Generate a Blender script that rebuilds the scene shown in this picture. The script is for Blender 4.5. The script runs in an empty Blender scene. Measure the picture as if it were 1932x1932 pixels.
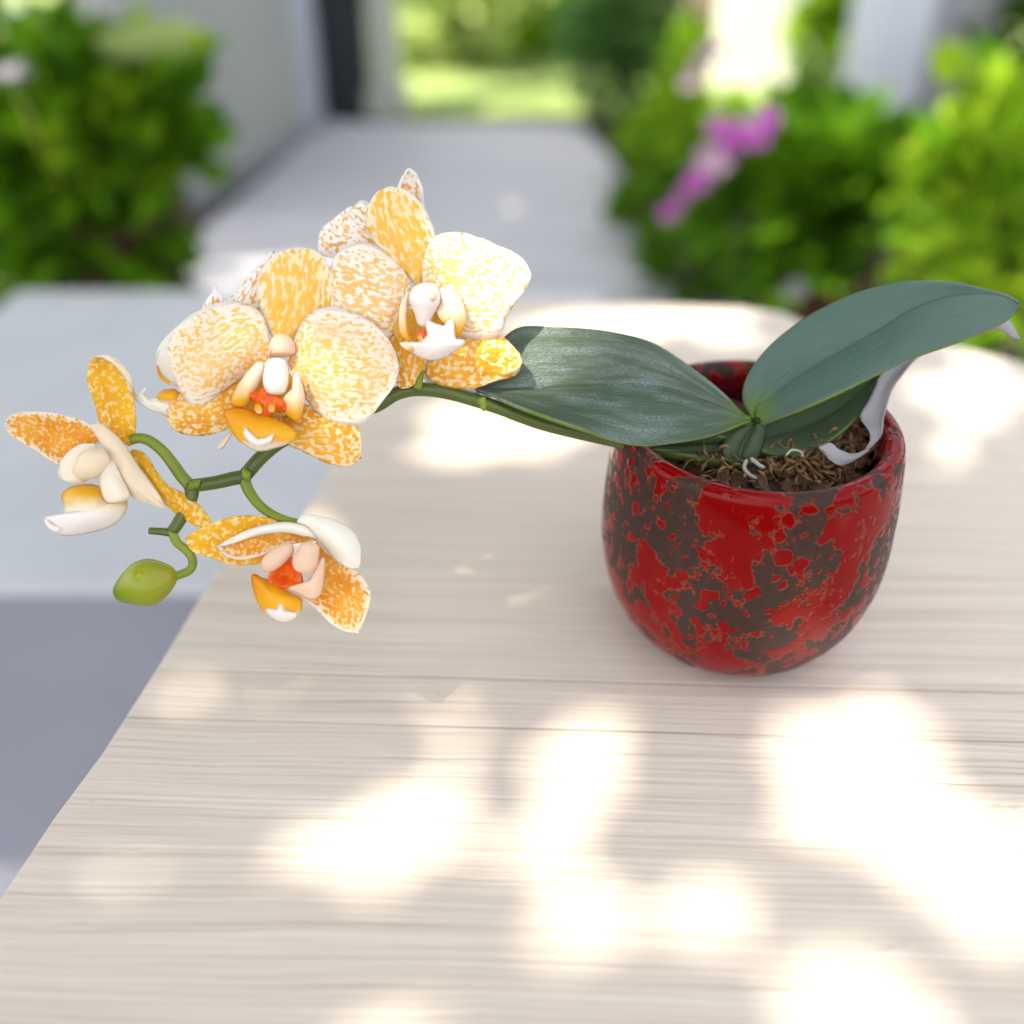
import bpy, bmesh, math, random
from mathutils import Vector, Matrix, noise as mnoise
R = math.radians
random.seed(7)
SC = bpy.context.scene
COL = SC.collection

# ------------------------------------------------------------------ camera
F = 1900.0                      # focal length in pixels of a 1932 px wide picture
PITCH = R(35)
CAM = Vector((0, 0, 1.074))
cd = bpy.data.cameras.new('camera'); cam = bpy.data.objects.new('camera', cd); COL.objects.link(cam)
cam.location = CAM; cam.rotation_euler = (R(90) - PITCH, 0, 0)
cd.sensor_width = 36; cd.lens = 36 * F / 1932; cd.clip_start = 0.02; cd.clip_end = 200
cd.dof.use_dof = True; cd.dof.focus_distance = 0.392; cd.dof.aperture_fstop = 2.7
SC.camera = cam

# ------------------------------------------------------------------ light
SUN_DIR = Vector((-0.42, -0.30, 0.86)).normalized()      # towards the sun
SUN_EL = math.asin(SUN_DIR.z)
w = bpy.data.worlds.new('World'); SC.world = w; w.use_nodes = True
nt = w.node_tree
sky = nt.nodes.new('ShaderNodeTexSky'); sky.sky_type = 'NISHITA'; sky.sun_disc = False
sky.sun_elevation = SUN_EL; sky.sun_rotation = math.atan2(SUN_DIR.x, SUN_DIR.y)
sky.air_density = 1.0; sky.dust_density = 3.0; sky.ozone_density = .6
hs = nt.nodes.new('ShaderNodeHueSaturation'); hs.inputs['Saturation'].default_value = .33      # milky, hazy summer sky
nt.links.new(sky.outputs[0], hs.inputs['Color']); nt.links.new(hs.outputs[0], nt.nodes['Background'].inputs[0])
nt.nodes['Background'].inputs[1].default_value = 0.15
sl = bpy.data.lights.new('sun', 'SUN'); so = bpy.data.objects.new('sun', sl); COL.objects.link(so)
sl.energy = 2.6; sl.angle = R(0.55); sl.color = (1.0, 0.90, 0.76)
so.rotation_euler = (-SUN_DIR).to_track_quat('-Z', 'Y').to_euler(); so.location = SUN_DIR * 5
vs = SC.view_settings
vs.view_transform = 'Standard'; vs.look = 'None'; vs.exposure = 1.82; vs.gamma = 1; vs.use_curve_mapping = False
SC.render.engine = 'CYCLES'
SC.cycles.max_bounces = 8; SC.cycles.sample_clamp_indirect = 6

# ------------------------------------------------------------------ helpers
FW = Vector((0, math.cos(PITCH), -math.sin(PITCH))); UP = Vector((0, math.sin(PITCH), math.cos(PITCH))); RT = Vector((1, 0, 0))
def P(px, py, d):
    """point at depth d (metres in front of the lens) seen at px,py of the 1932 px picture"""
    return CAM + d * (FW + RT * ((px - 966) / F) - UP * ((py - 966) / F))
def G(px, py, z=0.0):
    r = FW + RT * ((px - 966) / F) - UP * ((py - 966) / F)
    return CAM + r * ((z - CAM.z) / r.z)
def proj(p):
    q = p - CAM; d = q.dot(FW)
    return 966 + F * q.dot(RT) / d, 966 - F * q.dot(UP) / d, d
K = 1932 / 2048
def R1(x, y): return ((550 + .28468 * x) * K, (300 + .28468 * y) * K)
def R2(x, y): return ((250 + .31056 * x) * K, (450 + .31056 * y) * K)
def R3(x, y): return ((.31056 * x) * K, (650 + .31056 * y) * K)
def R4(x, y): return ((330 + .24327 * x) * K, (850 + .24327 * y) * K)
def R5(x, y): return ((900 + .59420 * x) * K, (520 + .59420 * y) * K)
def RI(x, y): return (x, y)
def R6(x, y): return ((1600 + .2330 * x) * K, (550 + .2330 * y) * K)

def link(name, data, parent=None):
    o = bpy.data.objects.new(name, data); COL.objects.link(o)
    if parent: o.parent = parent; o.matrix_parent_inverse = parent_inv(parent)
    return o
def parent_inv(p):
    m = Matrix.Translation(p.location) if p.parent is None else Matrix.Identity(4)
    q = p
    m = Matrix.Identity(4); chain = []
    while q: chain.append(q); q = q.parent
    for q in reversed(chain): m = m @ (q.matrix_parent_inverse if q.parent else Matrix.Identity(4)) @ Matrix.LocRotScale(q.location, q.rotation_euler, q.scale)
    return m.inverted()
def empty(name, loc, parent=None):
    o = link(name, None, parent); o.empty_display_size = .02
    if parent is None: o.location = loc
    else: o.location = loc
    return o
def tag(o, label=None, cat=None, group=None, kind=None):
    if label: o['label'] = label
    if cat: o['category'] = cat
    if group: o['group'] = group
    if kind: o['kind'] = kind
    return o
def mesh(name, verts, faces, mat=None, parent=None, smooth=True, uvs=None, rim=None):
    me = bpy.data.meshes.new(name)
    me.from_pydata([tuple(v) for v in verts], [], faces); me.update()
    if uvs is not None:
        ul = me.uv_layers.new(name='UVMap')
        for l in me.loops: ul.data[l.index].uv = uvs[l.vertex_index]
    if rim is not None:
        a = me.attributes.new('rim', 'FLOAT', 'POINT')
        for i, r in enumerate(rim): a.data[i].value = r
    if smooth:
        for p in me.polygons: p.use_smooth = True
    if mat: me.materials.append(mat)
    return link(name, me, parent)
def solid(o, t, off=0):
    m = o.modifiers.new('solid', 'SOLIDIFY'); m.thickness = t; m.offset = off; return o
def bevel(o, wd, seg=3):
    m = o.modifiers.new('bevel', 'BEVEL'); m.width = wd; m.segments = seg; m.limit_method = 'ANGLE'; return o
def catmull(pts, n, closed=False):
    """n points evenly spaced along the Catmull-Rom curve through tuples pts"""
    pts = [Vector(p) for p in pts]; m = len(pts); dense = []
    segs = m if closed else m - 1
    for i in range(segs):
        if closed: a, b, c, d = pts[i - 1], pts[i], pts[(i + 1) % m], pts[(i + 2) % m]
        else:
            b, c = pts[i], pts[i + 1]
            a = pts[i - 1] if i else b * 2 - c
            d = pts[i + 2] if i + 2 < m else c * 2 - b
        for k in range(14):
            t = k / 14
            dense.append(.5 * ((2 * b) + (c - a) * t + (2 * a - 5 * b + 4 * c - d) * t * t + (3 * b - a - 3 * c + d) * t ** 3))
    dense.append(dense[0].copy() if closed else pts[-1])
    L = [0]
    for i in range(1, len(dense)): L.append(L[-1] + (dense[i] - dense[i - 1]).length)
    out = []; j = 0
    tot = L[-1]; cnt = n if closed else n - 1
    for k in range(n):
        s = tot * k / cnt
        while j < len(L) - 2 and L[j + 1] < s: j += 1
        f = (s - L[j]) / max(1e-9, L[j + 1] - L[j])
        out.append(dense[j].lerp(dense[j + 1], min(1, f)))
    return out

# ------------------------------------------------------------------ materials
def new_mat(name):
    m = bpy.data.materials.new(name); m.use_nodes = True
    n = m.node_tree.nodes; l = m.node_tree.links
    return m, n, l, n['Principled BSDF']
def ramp(n, l, fac, stops, interp='LINEAR'):
    r = n.new('ShaderNodeValToRGB'); r.color_ramp.interpolation = interp
    e = r.color_ramp.elements
    e[0].position = stops[0][0]; e[0].color = (*stops[0][1], 1)
    e[1].position = stops[-1][0]; e[1].color = (*stops[-1][1], 1)
    for p, c in stops[1:-1]:
        x = e.new(p); x.color = (*c, 1)
    l.new(fac, r.inputs[0]); return r.outputs[0]
def math_(n, l, op, a, b=None, c=None, clamp=False):
    m = n.new('ShaderNodeMath'); m.operation = op; m.use_clamp = clamp
    for i, v in enumerate((a, b, c)):
        if v is None: continue
        if isinstance(v, (int, float)): m.inputs[i].default_value = v
        else: l.new(v, m.inputs[i])
    return m.outputs[0]
def mix(n, l, fac, a, b, blend='MIX'):
    m = n.new('ShaderNodeMix'); m.data_type = 'RGBA'; m.blend_type = blend
    for s, v in ((m.inputs[0], fac), (m.inputs[6], a), (m.inputs[7], b)):
        if isinstance(v, (int, float)): s.default_value = v
        elif isinstance(v, tuple): s.default_value = (*v, 1)
        else: l.new(v, s)
    return m.outputs[2]
def noise_(n, l, vec, scale, detail=3, rough=.5, dist=0, dim='3D'):
    t = n.new('ShaderNodeTexNoise'); t.noise_dimensions = dim
    t.inputs['Scale'].default_value = scale; t.inputs['Detail'].default_value = detail
    t.inputs['Roughness'].default_value = rough; t.inputs['Distortion'].default_value = dist
    if vec is not None: l.new(vec, t.inputs['Vector'])
    return t.outputs['Fac']
def bump(n, l, h, strength, dist, p, normal_from=None):
    b = n.new('ShaderNodeBump'); b.inputs['Strength'].default_value = strength; b.inputs['Distance'].default_value = dist
    l.new(h, b.inputs['Height']); l.new(b.outputs[0], p.inputs['Normal']); return b
def mapping(n, l, vec, loc=(0, 0, 0), rot=(0, 0, 0), sc=(1, 1, 1)):
    m = n.new('ShaderNodeMapping'); m.inputs['Location'].default_value = loc
    m.inputs['Rotation'].default_value = rot; m.inputs['Scale'].default_value = sc
    l.new(vec, m.inputs['Vector']); return m.outputs[0]
def translucent(m, n, l, p, col, fac):
    tr = n.new('ShaderNodeBsdfTranslucent'); mx = n.new('ShaderNodeMixShader')
    mx.inputs[0].default_value = fac
    if isinstance(col, tuple): tr.inputs[0].default_value = (*col, 1)
    else: l.new(col, tr.inputs[0])
    l.new(p.outputs[0], mx.inputs[1]); l.new(tr.outputs[0], mx.inputs[2])
    l.new(mx.outputs[0], n['Material Output'].inputs[0])

def petal_mat(name, base, spot, dark, density=.5, scale=34, fade=.5, tr=.22, stretch=.88, basecol=None):
    """mottled orchid petal: meandering blotches that thin out towards the rim"""
    m, n, l, p = new_mat(name)
    uv = n.new('ShaderNodeUVMap').outputs[0]
    oi = n.new('ShaderNodeObjectInfo').outputs['Random']
    ad = n.new('ShaderNodeVectorMath'); ad.operation = 'ADD'; l.new(uv, ad.inputs[0])
    cx = n.new('ShaderNodeCombineXYZ'); l.new(math_(n, l, 'MULTIPLY', oi, 9), cx.inputs[0]); l.new(math_(n, l, 'MULTIPLY', oi, 5), cx.inputs[1]); l.new(cx.outputs[0], ad.inputs[1])
    v0 = mapping(n, l, ad.outputs[0], sc=(stretch, 1, 1))
    v = v0
    rim = n.new('ShaderNodeAttribute'); rim.attribute_name = 'rim'
    us = n.new('ShaderNodeSeparateXYZ'); l.new(uv, us.inputs[0])
    near = math_(n, l, 'MULTIPLY', math_(n, l, 'SUBTRACT', 1.0, math_(n, l, 'MULTIPLY', us.outputs[0], 2.2), clamp=True), .07)
    a = noise_(n, l, v, scale * 1.25, .6, .4, .25, '2D')             # round, meandering blotches
    b = noise_(n, l, v, scale * 2.3, 0, .4, .2, '2D')
    c0 = noise_(n, l, v, scale * .2, 1, .5, 0, '2D')
    f = math_(n, l, 'ADD', math_(n, l, 'MULTIPLY', a, .74), math_(n, l, 'MULTIPLY', b, .26))
    f = math_(n, l, 'ADD', f, math_(n, l, 'MULTIPLY', math_(n, l, 'SUBTRACT', c0, .5), .16))
    f = math_(n, l, 'ADD', math_(n, l, 'ADD', f, near), (density - .5) * .55)
    f = math_(n, l, 'SUBTRACT', f, math_(n, l, 'MULTIPLY', math_(n, l, 'POWER', rim.outputs['Fac'], 2.0), fade * .20))
    mr = n.new('ShaderNodeMapRange'); mr.interpolation_type = 'SMOOTHSTEP'
    mr.inputs[1].default_value = .450; mr.inputs[2].default_value = .578; l.new(f, mr.inputs[0])
    mr_ = mr.outputs[0]
    big = noise_(n, l, v, scale * .25, 1, .5, 0, '2D')
    sp = mix(n, l, ramp(n, l, big, [(.35, (0, 0, 0)), (.65, (1, 1, 1))]), spot, dark)
    sepbase = mix(n, l, math_(n, l, 'POWER', rim.outputs['Fac'], 1.5), basecol or base, base)
    c = mix(n, l, mr_, sepbase, sp)
    l.new(c, p.inputs['Base Color']); p.inputs['Roughness'].default_value = .55
    p.inputs['Specular IOR Level'].default_value = .25
    ve = n.new('ShaderNodeTexWave'); ve.wave_type = 'BANDS'; ve.bands_direction = 'Y'
    ve.inputs['Scale'].default_value = 14; ve.inputs['Distortion'].default_value = 1.5; l.new(uv, ve.inputs['Vector'])
    bump(n, l, ve.outputs['Fac'], .18, .0006, p)
    translucent(m, n, l, p, c, tr)
    return m
def simple(name, col, rough=.5, var=0, scale=40, tr=0, spec=.4, col2=None, bmp=0, coat=0):
    m, n, l, p = new_mat(name)
    tc = n.new('ShaderNodeTexCoord').outputs['Object']
    f = noise_(n, l, tc, scale, 4, .6)
    c2 = col2 or tuple(max(0, x * (1 - var)) for x in col)
    c = mix(n, l, ramp(n, l, f, [(.3, (0, 0, 0)), (.7, (1, 1, 1))]), col, c2)
    l.new(c, p.inputs['Base Color']); p.inputs['Roughness'].default_value = rough; p.inputs['Specular IOR Level'].default_value = spec
    p.inputs['Coat Weight'].default_value = coat
    if bmp: bump(n, l, f, .5, bmp, p)
    if tr: translucent(m, n, l, p, c, tr)
    return m
def grad_mat(name, stops, rough=.45, tr=.2, axis='X'):
    """colour running along the length (u) of a lofted part"""
    m, n, l, p = new_mat(name)
    s = n.new('ShaderNodeSeparateXYZ'); l.new(n.new('ShaderNodeUVMap').outputs[0], s.inputs[0])
    tc = n.new('ShaderNodeTexCoord').outputs['Object']
    src = s.outputs[axis]
    f = math_(n, l, 'ADD', src, math_(n, l, 'MULTIPLY', math_(n, l, 'SUBTRACT', noise_(n, l, tc, 300, 2), .5), .12))
    c = ramp(n, l, f, stops)
    l.new(c, p.inputs['Base Color']); p.inputs['Roughness'].default_value = rough; p.inputs['Specular IOR Level'].default_value = .3
    translucent(m, n, l, p, c, tr); return m

WHITE = (.90, .84, .78); CREAM = (.88, .68, .50); OR = (.90, .42, .06); DOR = (.84, .28, .02)
M = {}
M['petal'] = petal_mat('petal_mottled', (.94, .88, .80), (.93, .62, .24), (.92, .52, .13), .49, 42, 1.05, basecol=(.91, .76, .55))
M['petal_pale'] = petal_mat('petal_pale_mottled', (.93, .88, .82), (.91, .60, .26), (.90, .53, .17), .49, 42, 1.0, basecol=(.92, .84, .68))
M['petal_back'] = petal_mat('petal_rear_mottled', (.90, .87, .84), (.84, .50, .16), (.8, .42, .10), .39, 50, .8)
M['dorsal'] = petal_mat('dorsal_sepal_mottled', (.92, .85, .72), (.92, .56, .12), (.91, .50, .07), .57, 38, 1.2, stretch=.5, basecol=(.91, .70, .34))
M['sepal'] = petal_mat('lower_sepal_mottled', (.89, .72, .45), (.86, .43, .035), (.80, .34, .012), .56, 40, .6, basecol=(.87, .66, .34))
M['gold'] = petal_mat('gold_sepal_mottled', (.88, .66, .28), (.85, .47, .014), (.81, .38, .008), .62, 38, .35, basecol=(.87, .62, .22))
M['rust'] = petal_mat('rust_petal_mottled', (.89, .78, .62), (.82, .38, .035), (.76, .28, .012), .63, 46, 1.5, basecol=(.85, .52, .18))
M['cream'] = simple('cream_petal', (.91, .76, .55), .5, .10, 90, .25, bmp=.0006)
M['whitep'] = simple('white_petal', (.88, .86, .80), .5, .05, 90, .25, col2=(.90, .84, .70), bmp=.0006)
M['white_yellow'] = grad_mat('white_to_yellow', [(0, (.85, .45, .04)), (.35, (.86, .66, .25)), (.6, (.88, .82, .75)), (1, (.9, .86, .82))])
M['yellow_tip'] = grad_mat('white_lobe_yellow_end', [(0, (.88, .78, .66)), (.5, (.88, .76, .5)), (.85, (.87, .45, .02)), (1, (.85, .38, .01))])
M['lip_yellow'] = grad_mat('yellow_lip', [(0, (.80, .26, .008)), (.5, (.87, .42, .010)), (.74, (.88, .48, .03)), (.84, (.88, .76, .6)), (1, (.9, .82, .72))])
M['lip_side'] = grad_mat('lip_yellow_white', [(0, (.78, .38, .008)), (.22, (.82, .44, .015)), (.42, (.87, .72, .45)), (.6, (.9, .82, .76)), (1, (.9, .80, .76))])
M['red_throat'] = simple('orange_red_throat', (.72, .05, .004), .4, 0, 500, .1, col2=(.84, .20, .008))
M['flesh'] = simple('peach_column', (.87, .62, .44), .4, .05, 100, .25)
M['column'] = simple('white_column', (.90, .82, .76), .3, .04, 100, .2, coat=.3)

def green_stem():
    m, n, l, p = new_mat('green_stem')
    tc = n.new('ShaderNodeTexCoord').outputs['Object']
    f = noise_(n, l, tc, 22, 2); g = noise_(n, l, tc, 900, 1)
    c = ramp(n, l, f, [(.3, (.045, .072, .007)), (.6, (.078, .108, .008)), (.8, (.12, .145, .010))])
    c = mix(n, l, ramp(n, l, g, [(.72, (0, 0, 0)), (.78, (1, 1, 1))]), c, (.16, .20, .08))
    l.new(c, p.inputs['Base Color']); p.inputs['Roughness'].default_value = .4
    bump(n, l, g, .2, .0002, p)
    return m
M['stem'] = green_stem()
M['pedicel'] = simple('yellow_green_pedicel', (.22, .27, .012), .4, .35, 50, .05, col2=(.11, .15, .008))
def bud_mat():
    m, n, l, p = new_mat('bud_green')
    s = n.new('ShaderNodeSeparateXYZ'); l.new(n.new('ShaderNodeUVMap').outputs[0], s.inputs[0])
    tc = n.new('ShaderNodeTexCoord').outputs['Object']
    f = math_(n, l, 'ADD', s.outputs[0], math_(n, l, 'MULTIPLY', math_(n, l, 'SUBTRACT', noise_(n, l, tc, 80, 3), .5), .5))
    c = ramp(n, l, f, [(0, (.11, .20, .008)), (.4, (.24, .28, .006)), (1, (.28, .27, .006))])
    l.new(c, p.inputs['Base Color']); p.inputs['Roughness'].default_value = .33
    translucent(m, n, l, p, c, .12); return m
M['bud'] = bud_mat()

def orchid_leaf(name, ca, cb, rough, dust=0.0):
    m, n, l, p = new_mat(name)
    uv = n.new('ShaderNodeUVMap').outputs[0]
    tc = n.new('ShaderNodeTexCoord').outputs['Object']
    st = noise_(n, l, mapping(n, l, uv, sc=(1.2, 26, 1)), 3, 4, .6)
    bl = noise_(n, l, tc, 24, 3)
    c = mix(n, l, st, ca, cb)
    c = mix(n, l, math_(n, l, 'MULTIPLY', bl, .35), c, tuple(x * 1.5 for x in ca))
    s = n.new('ShaderNodeSeparateXYZ'); l.new(uv, s.inputs[0])
    rim = n.new('ShaderNodeAttribute'); rim.attribute_name = 'rim'      # 0 along the midrib, 1 at the margin
    c = mix(n, l, ramp(n, l, rim.outputs['Fac'], [(.0, (1, 1, 1)), (.05, (0, 0, 0))]), c, tuple(x * .55 for x in ca))
    c = mix(n, l, ramp(n, l, rim.outputs['Fac'], [(.965, (0, 0, 0)), (1, (1, 1, 1))]), c, (.12, .17, .03))
    if dust:
        sp = noise_(n, l, mapping(n, l, uv, sc=(30, 60, 1)), 3, 5, .75)
        pa = noise_(n, l, mapping(n, l, uv, sc=(3, 7, 1)), 1.2, 3, .6)
        k = math_(n, l, 'MULTIPLY', ramp(n, l, sp, [(.45, (0, 0, 0)), (.62, (1, 1, 1))]), ramp(n, l, pa, [(.44, (0, 0, 0)), (.66, (1, 1, 1))]))
        c = mix(n, l, math_(n, l, 'MULTIPLY', k, dust), c, (.32, .38, .40))
    # base of the leaf is a fresher green
    c = mix(n, l, ramp(n, l, s.outputs[0], [(0, (1, 1, 1)), (.12, (0, 0, 0))]), c, (.10, .17, .012))
    l.new(c, p.inputs['Base Color']); p.inputs['Roughness'].default_value = rough
    p.inputs['Specular IOR Level'].default_value = .42
    hh = math_(n, l, 'ADD', math_(n, l, 'MULTIPLY', st, 1.0), math_(n, l, 'MULTIPLY', bl, 2.0))
    bump(n, l, hh, .5, .0016, p)
    translucent(m, n, l, p, c, .05)
    return m
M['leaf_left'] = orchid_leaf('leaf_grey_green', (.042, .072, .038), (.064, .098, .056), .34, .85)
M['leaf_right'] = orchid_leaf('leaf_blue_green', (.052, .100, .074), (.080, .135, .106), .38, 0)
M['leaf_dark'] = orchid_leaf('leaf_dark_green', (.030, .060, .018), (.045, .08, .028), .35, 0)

M['sheath'] = simple('dark_sheath', (.014, .030, .007), .45, .4, 60, col2=(.032, .055, .010))
def pot_mat():
    m, n, l, p = new_mat('red_brown_glaze')
    tc = n.new('ShaderNodeTexCoord').outputs['Object']
    s = n.new('ShaderNodeSeparateXYZ'); l.new(tc, s.inputs[0])
    wv = n.new('ShaderNodeTexNoise'); wv.inputs['Scale'].default_value = 60; wv.inputs['Detail'].default_value = 3; l.new(tc, wv.inputs['Vector'])
    sub = n.new('ShaderNodeVectorMath'); sub.operation = 'SUBTRACT'; l.new(wv.outputs['Color'], sub.inputs[0]); sub.inputs[1].default_value = (.5, .5, .5)
    scl = n.new('ShaderNodeVectorMath'); scl.operation = 'SCALE'; l.new(sub.outputs[0], scl.inputs[0]); scl.inputs['Scale'].default_value = .012
    ad = n.new('ShaderNodeVectorMath'); ad.operation = 'ADD'; l.new(tc, ad.inputs[0]); l.new(scl.outputs[0], ad.inputs[1])
    v = ad.outputs[0]
    big = noise_(n, l, mapping(n, l, v, loc=(.35, .1, .2), sc=(1, 1, .62)), 34, 2.0, .5, .3)
    mid = noise_(n, l, mapping(n, l, v, loc=(.7, .3, 0), sc=(1, 1, .8)), 105, 2, .55, .2)
    vo = n.new('ShaderNodeTexVoronoi'); vo.inputs['Scale'].default_value = 120; l.new(v, vo.inputs['Vector'])
    rnd = n.new('ShaderNodeSeparateColor'); l.new(vo.outputs['Color'], rnd.inputs[0])
    blob = math_(n, l, 'SUBTRACT', math_(n, l, 'MULTIPLY', rnd.outputs[0], .52), vo.outputs['Distance'])
    rag = noise_(n, l, tc, 230, 3, .65, .3)
    f = math_(n, l, 'ADD', math_(n, l, 'MULTIPLY', big, .50), math_(n, l, 'MULTIPLY', mid, .38))
    f = math_(n, l, 'ADD', f, math_(n, l, 'MULTIPLY', rag, .18))
    f = math_(n, l, 'MAXIMUM', f, math_(n, l, 'ADD', .507, math_(n, l, 'MULTIPLY', blob, .4)))
    v2 = n.new('ShaderNodeTexVoronoi'); v2.inputs['Scale'].default_value = 240; l.new(v, v2.inputs['Vector'])
    r2 = n.new('ShaderNodeSeparateColor'); l.new(v2.outputs['Color'], r2.inputs[0])
    b2 = math_(n, l, 'SUBTRACT', math_(n, l, 'MULTIPLY', r2.outputs[1], .42), v2.outputs['Distance'])
    f = math_(n, l, 'MAXIMUM', f, math_(n, l, 'ADD', .505, math_(n, l, 'MULTIPLY', b2, .35)))
    zb = math_(n, l, 'MULTIPLY', math_(n, l, 'SUBTRACT', .07, s.outputs[2]), .12)
    f = math_(n, l, 'ADD', f, zb)
    T = .514
    red = ramp(n, l, f, [(T, (0, 0, 0)), (T + .008, (1, 1, 1))])
    edge = ramp(n, l, f, [(T - .008, (0, 0, 0)), (T - .002, (1, 1, 1)), (T + .004, (1, 1, 1)), (T + .012, (0, 0, 0))])
    fine = noise_(n, l, tc, 260, 5, .7)
    brown = mix(n, l, fine, (.022, .010, .008), (.062, .032, .025))
    crim = mix(n, l, noise_(n, l, tc, 30, 2), (.135, .0002, .0004), (.22, .0004, .0008))
    c = mix(n, l, red, brown, crim)
    c = mix(n, l, math_(n, l, 'MULTIPLY', edge, .5), c, (.30, .05, .018))
    l.new(c, p.inputs['Base Color'])
    ro = n.new('ShaderNodeMapRange'); ro.inputs[3].default_value = .38; ro.inputs[4].default_value = .07; l.new(red, ro.inputs[0]); l.new(ro.outputs[0], p.inputs['Roughness'])
    h = math_(n, l, 'ADD', ramp(n, l, f, [(T - .02, (0, 0, 0)), (T + .03, (1, 1, 1))]), math_(n, l, 'MULTIPLY', fine, .12))
    bump(n, l, h, .45, .0007, p)
    p.inputs['Specular IOR Level'].default_value = .14
    return m
M['pot'] = pot_mat()

# ------------------------------------------------------------------ wood of the table top
sa, sb = G(325 * K, 1338 * K, .757), G(2048 * K, 1383 * K, .757)
GR = math.atan2(sb.y - sa.y, sb.x - sa.x)
def grain_y(px, py):
    q = G(px * K, py * K, .757); return -math.sin(GR) * q.x + math.cos(GR) * q.y
SEAMS = [grain_y(1024, 1360), grain_y(1660, 1474)]
def wood():
    m, n, l, p = new_mat('pale_wood')
    tc = n.new('ShaderNodeTexCoord').outputs['Object']
    g = n.new('ShaderNodeVectorRotate'); g.rotation_type = 'Z_AXIS'; g.inputs['Angle'].default_value = -GR; l.new(tc, g.inputs['Vector'])
    v = g.outputs[0]
    s = n.new('ShaderNodeSeparateXYZ'); l.new(v, s.inputs[0])
    wob = noise_(n, l, mapping(n, l, v, sc=(5, 14, 1)), 1, 3, .5)
    cmb = n.new('ShaderNodeCombineXYZ'); l.new(s.outputs[0], cmb.inputs[0])
    l.new(math_(n, l, 'ADD', s.outputs[1], math_(n, l, 'MULTIPLY', wob, .012)), cmb.inputs[1])
    vv = cmb.outputs[0]
    fine = noise_(n, l, mapping(n, l, vv, sc=(8, 620, 1)), 1, 4, .6)
    med = noise_(n, l, mapping(n, l, vv, sc=(3.5, 210, 1)), 1, 3, .6)
    wide = noise_(n, l, mapping(n, l, vv, sc=(2, 22, 1)), 1, 3, .5)
    ribs = n.new('ShaderNodeTexWave'); ribs.wave_type = 'BANDS'; ribs.bands_direction = 'Y'; ribs.wave_profile = 'SIN'
    ribs.inputs['Scale'].default_value = 100; ribs.inputs['Distortion'].default_value = 2.2; ribs.inputs['Detail'].default_value = 2; ribs.inputs['Detail Scale'].default_value = 1.2
    l.new(mapping(n, l, vv, sc=(.12, 1, 1)), ribs.inputs['Vector'])
    f = math_(n, l, 'ADD', math_(n, l, 'MULTIPLY', fine, .50), math_(n, l, 'MULTIPLY', med, .35))
    f = math_(n, l, 'ADD', f, math_(n, l, 'MULTIPLY', ribs.outputs['Fac'], .06))
    c = ramp(n, l, f, [(.26, (.34, .265, .21)), (.39, (.54, .455, .375)), (.55, (.65, .565, .48)), (.72, (.71, .63, .55))])
    c = mix(n, l, math_(n, l, 'MULTIPLY', wide, .20), c, (.62, .54, .47))
    sea = None
    for y0 in SEAMS:
        d = math_(n, l, 'ABSOLUTE', math_(n, l, 'SUBTRACT', s.outputs[1], y0))
        k = ramp(n, l, math_(n, l, 'MULTIPLY', d, 100), [(.018, (1, 1, 1)), (.06, (0, 0, 0))])
        sea = k if sea is None else math_(n, l, 'MAXIMUM', sea, k)
    brk = noise_(n, l, mapping(n, l, v, sc=(9, 1, 1)), 1, 2)
    sea = math_(n, l, 'MULTIPLY', sea, ramp(n, l, brk, [(.3, (.45, .45, .45)), (.6, (1, 1, 1))]))
    c = mix(n, l, math_(n, l, 'MULTIPLY', sea, .8), c, (.20, .15, .12))
    kn = noise_(n, l, mapping(n, l, v, sc=(30, 110, 1)), 1, 3, .7)
    c = mix(n, l, math_(n, l, 'MULTIPLY', ramp(n, l, kn, [(.66, (0, 0, 0)), (.74, (1, 1, 1))]), .35), c, (.34, .27, .22))
    l.new(c, p.inputs['Base Color']); p.inputs['Roughness'].default_value = .55; p.inputs['Specular IOR Level'].default_value = .3
    h = math_(n, l, 'SUBTRACT', math_(n, l, 'ADD', f, math_(n, l, 'MULTIPLY', ribs.outputs['Fac'], .15)), math_(n, l, 'MULTIPLY', sea, .8))
    bump(n, l, h, .35, .0007, p)
    return m
M['wood'] = wood()
M['concrete'] = simple('smooth_concrete', (.50, .50, .52), .7, .10, 9, bmp=.0006)
M['dark_grey'] = simple('dark_blue_grey', (.26, .26, .30), .8, .12, 4)
M['paving'] = simple('grey_paving', (.54, .525, .55), .8, .12, 3, bmp=.002)
def joints():
    m = M['paving']; n, l = m.node_tree.nodes, m.node_tree.links; p = n['Principled BSDF']
    old = p.inputs['Base Color'].links[0].from_socket
    s = n.new('ShaderNodeSeparateXYZ'); l.new(n.new('ShaderNodeTexCoord').outputs['Object'], s.inputs[0])
    f = math_(n, l, 'ABSOLUTE', math_(n, l, 'SUBTRACT', math_(n, l, 'FRACT', math_(n, l, 'MULTIPLY', s.outputs[1], 2.9)), .5))
    c = mix(n, l, ramp(n, l, f, [(.0, (1, 1, 1)), (.035, (0, 0, 0))]), old, (.22, .21, .22))
    g_ = noise_(n, l, mapping(n, l, n.new('ShaderNodeTexCoord').outputs['Object'], sc=(.6, 4, 1)), 2.2, 4, .6)
    c = mix(n, l, math_(n, l, 'MULTIPLY', g_, .5), c, (.42, .40, .42))
    l.new(c, p.inputs['Base Color'])
joints()
M['plaster'] = simple('grey_plaster', (.36, .37, .35), .8, .1, 2)
M['trim'] = simple('pale_blue_trim', (.42, .45, .52), .6, .08, 3)
M['white_paint'] = simple('white_paint', (.72, .75, .82), .5, .05, 3)
M['grey_paint'] = simple('grey_paint', (.36, .36, .38), .6, .05, 3)
M['darkdoor'] = simple('dark_blue_door', (.022, .024, .034), .35, .3, 5)
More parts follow.
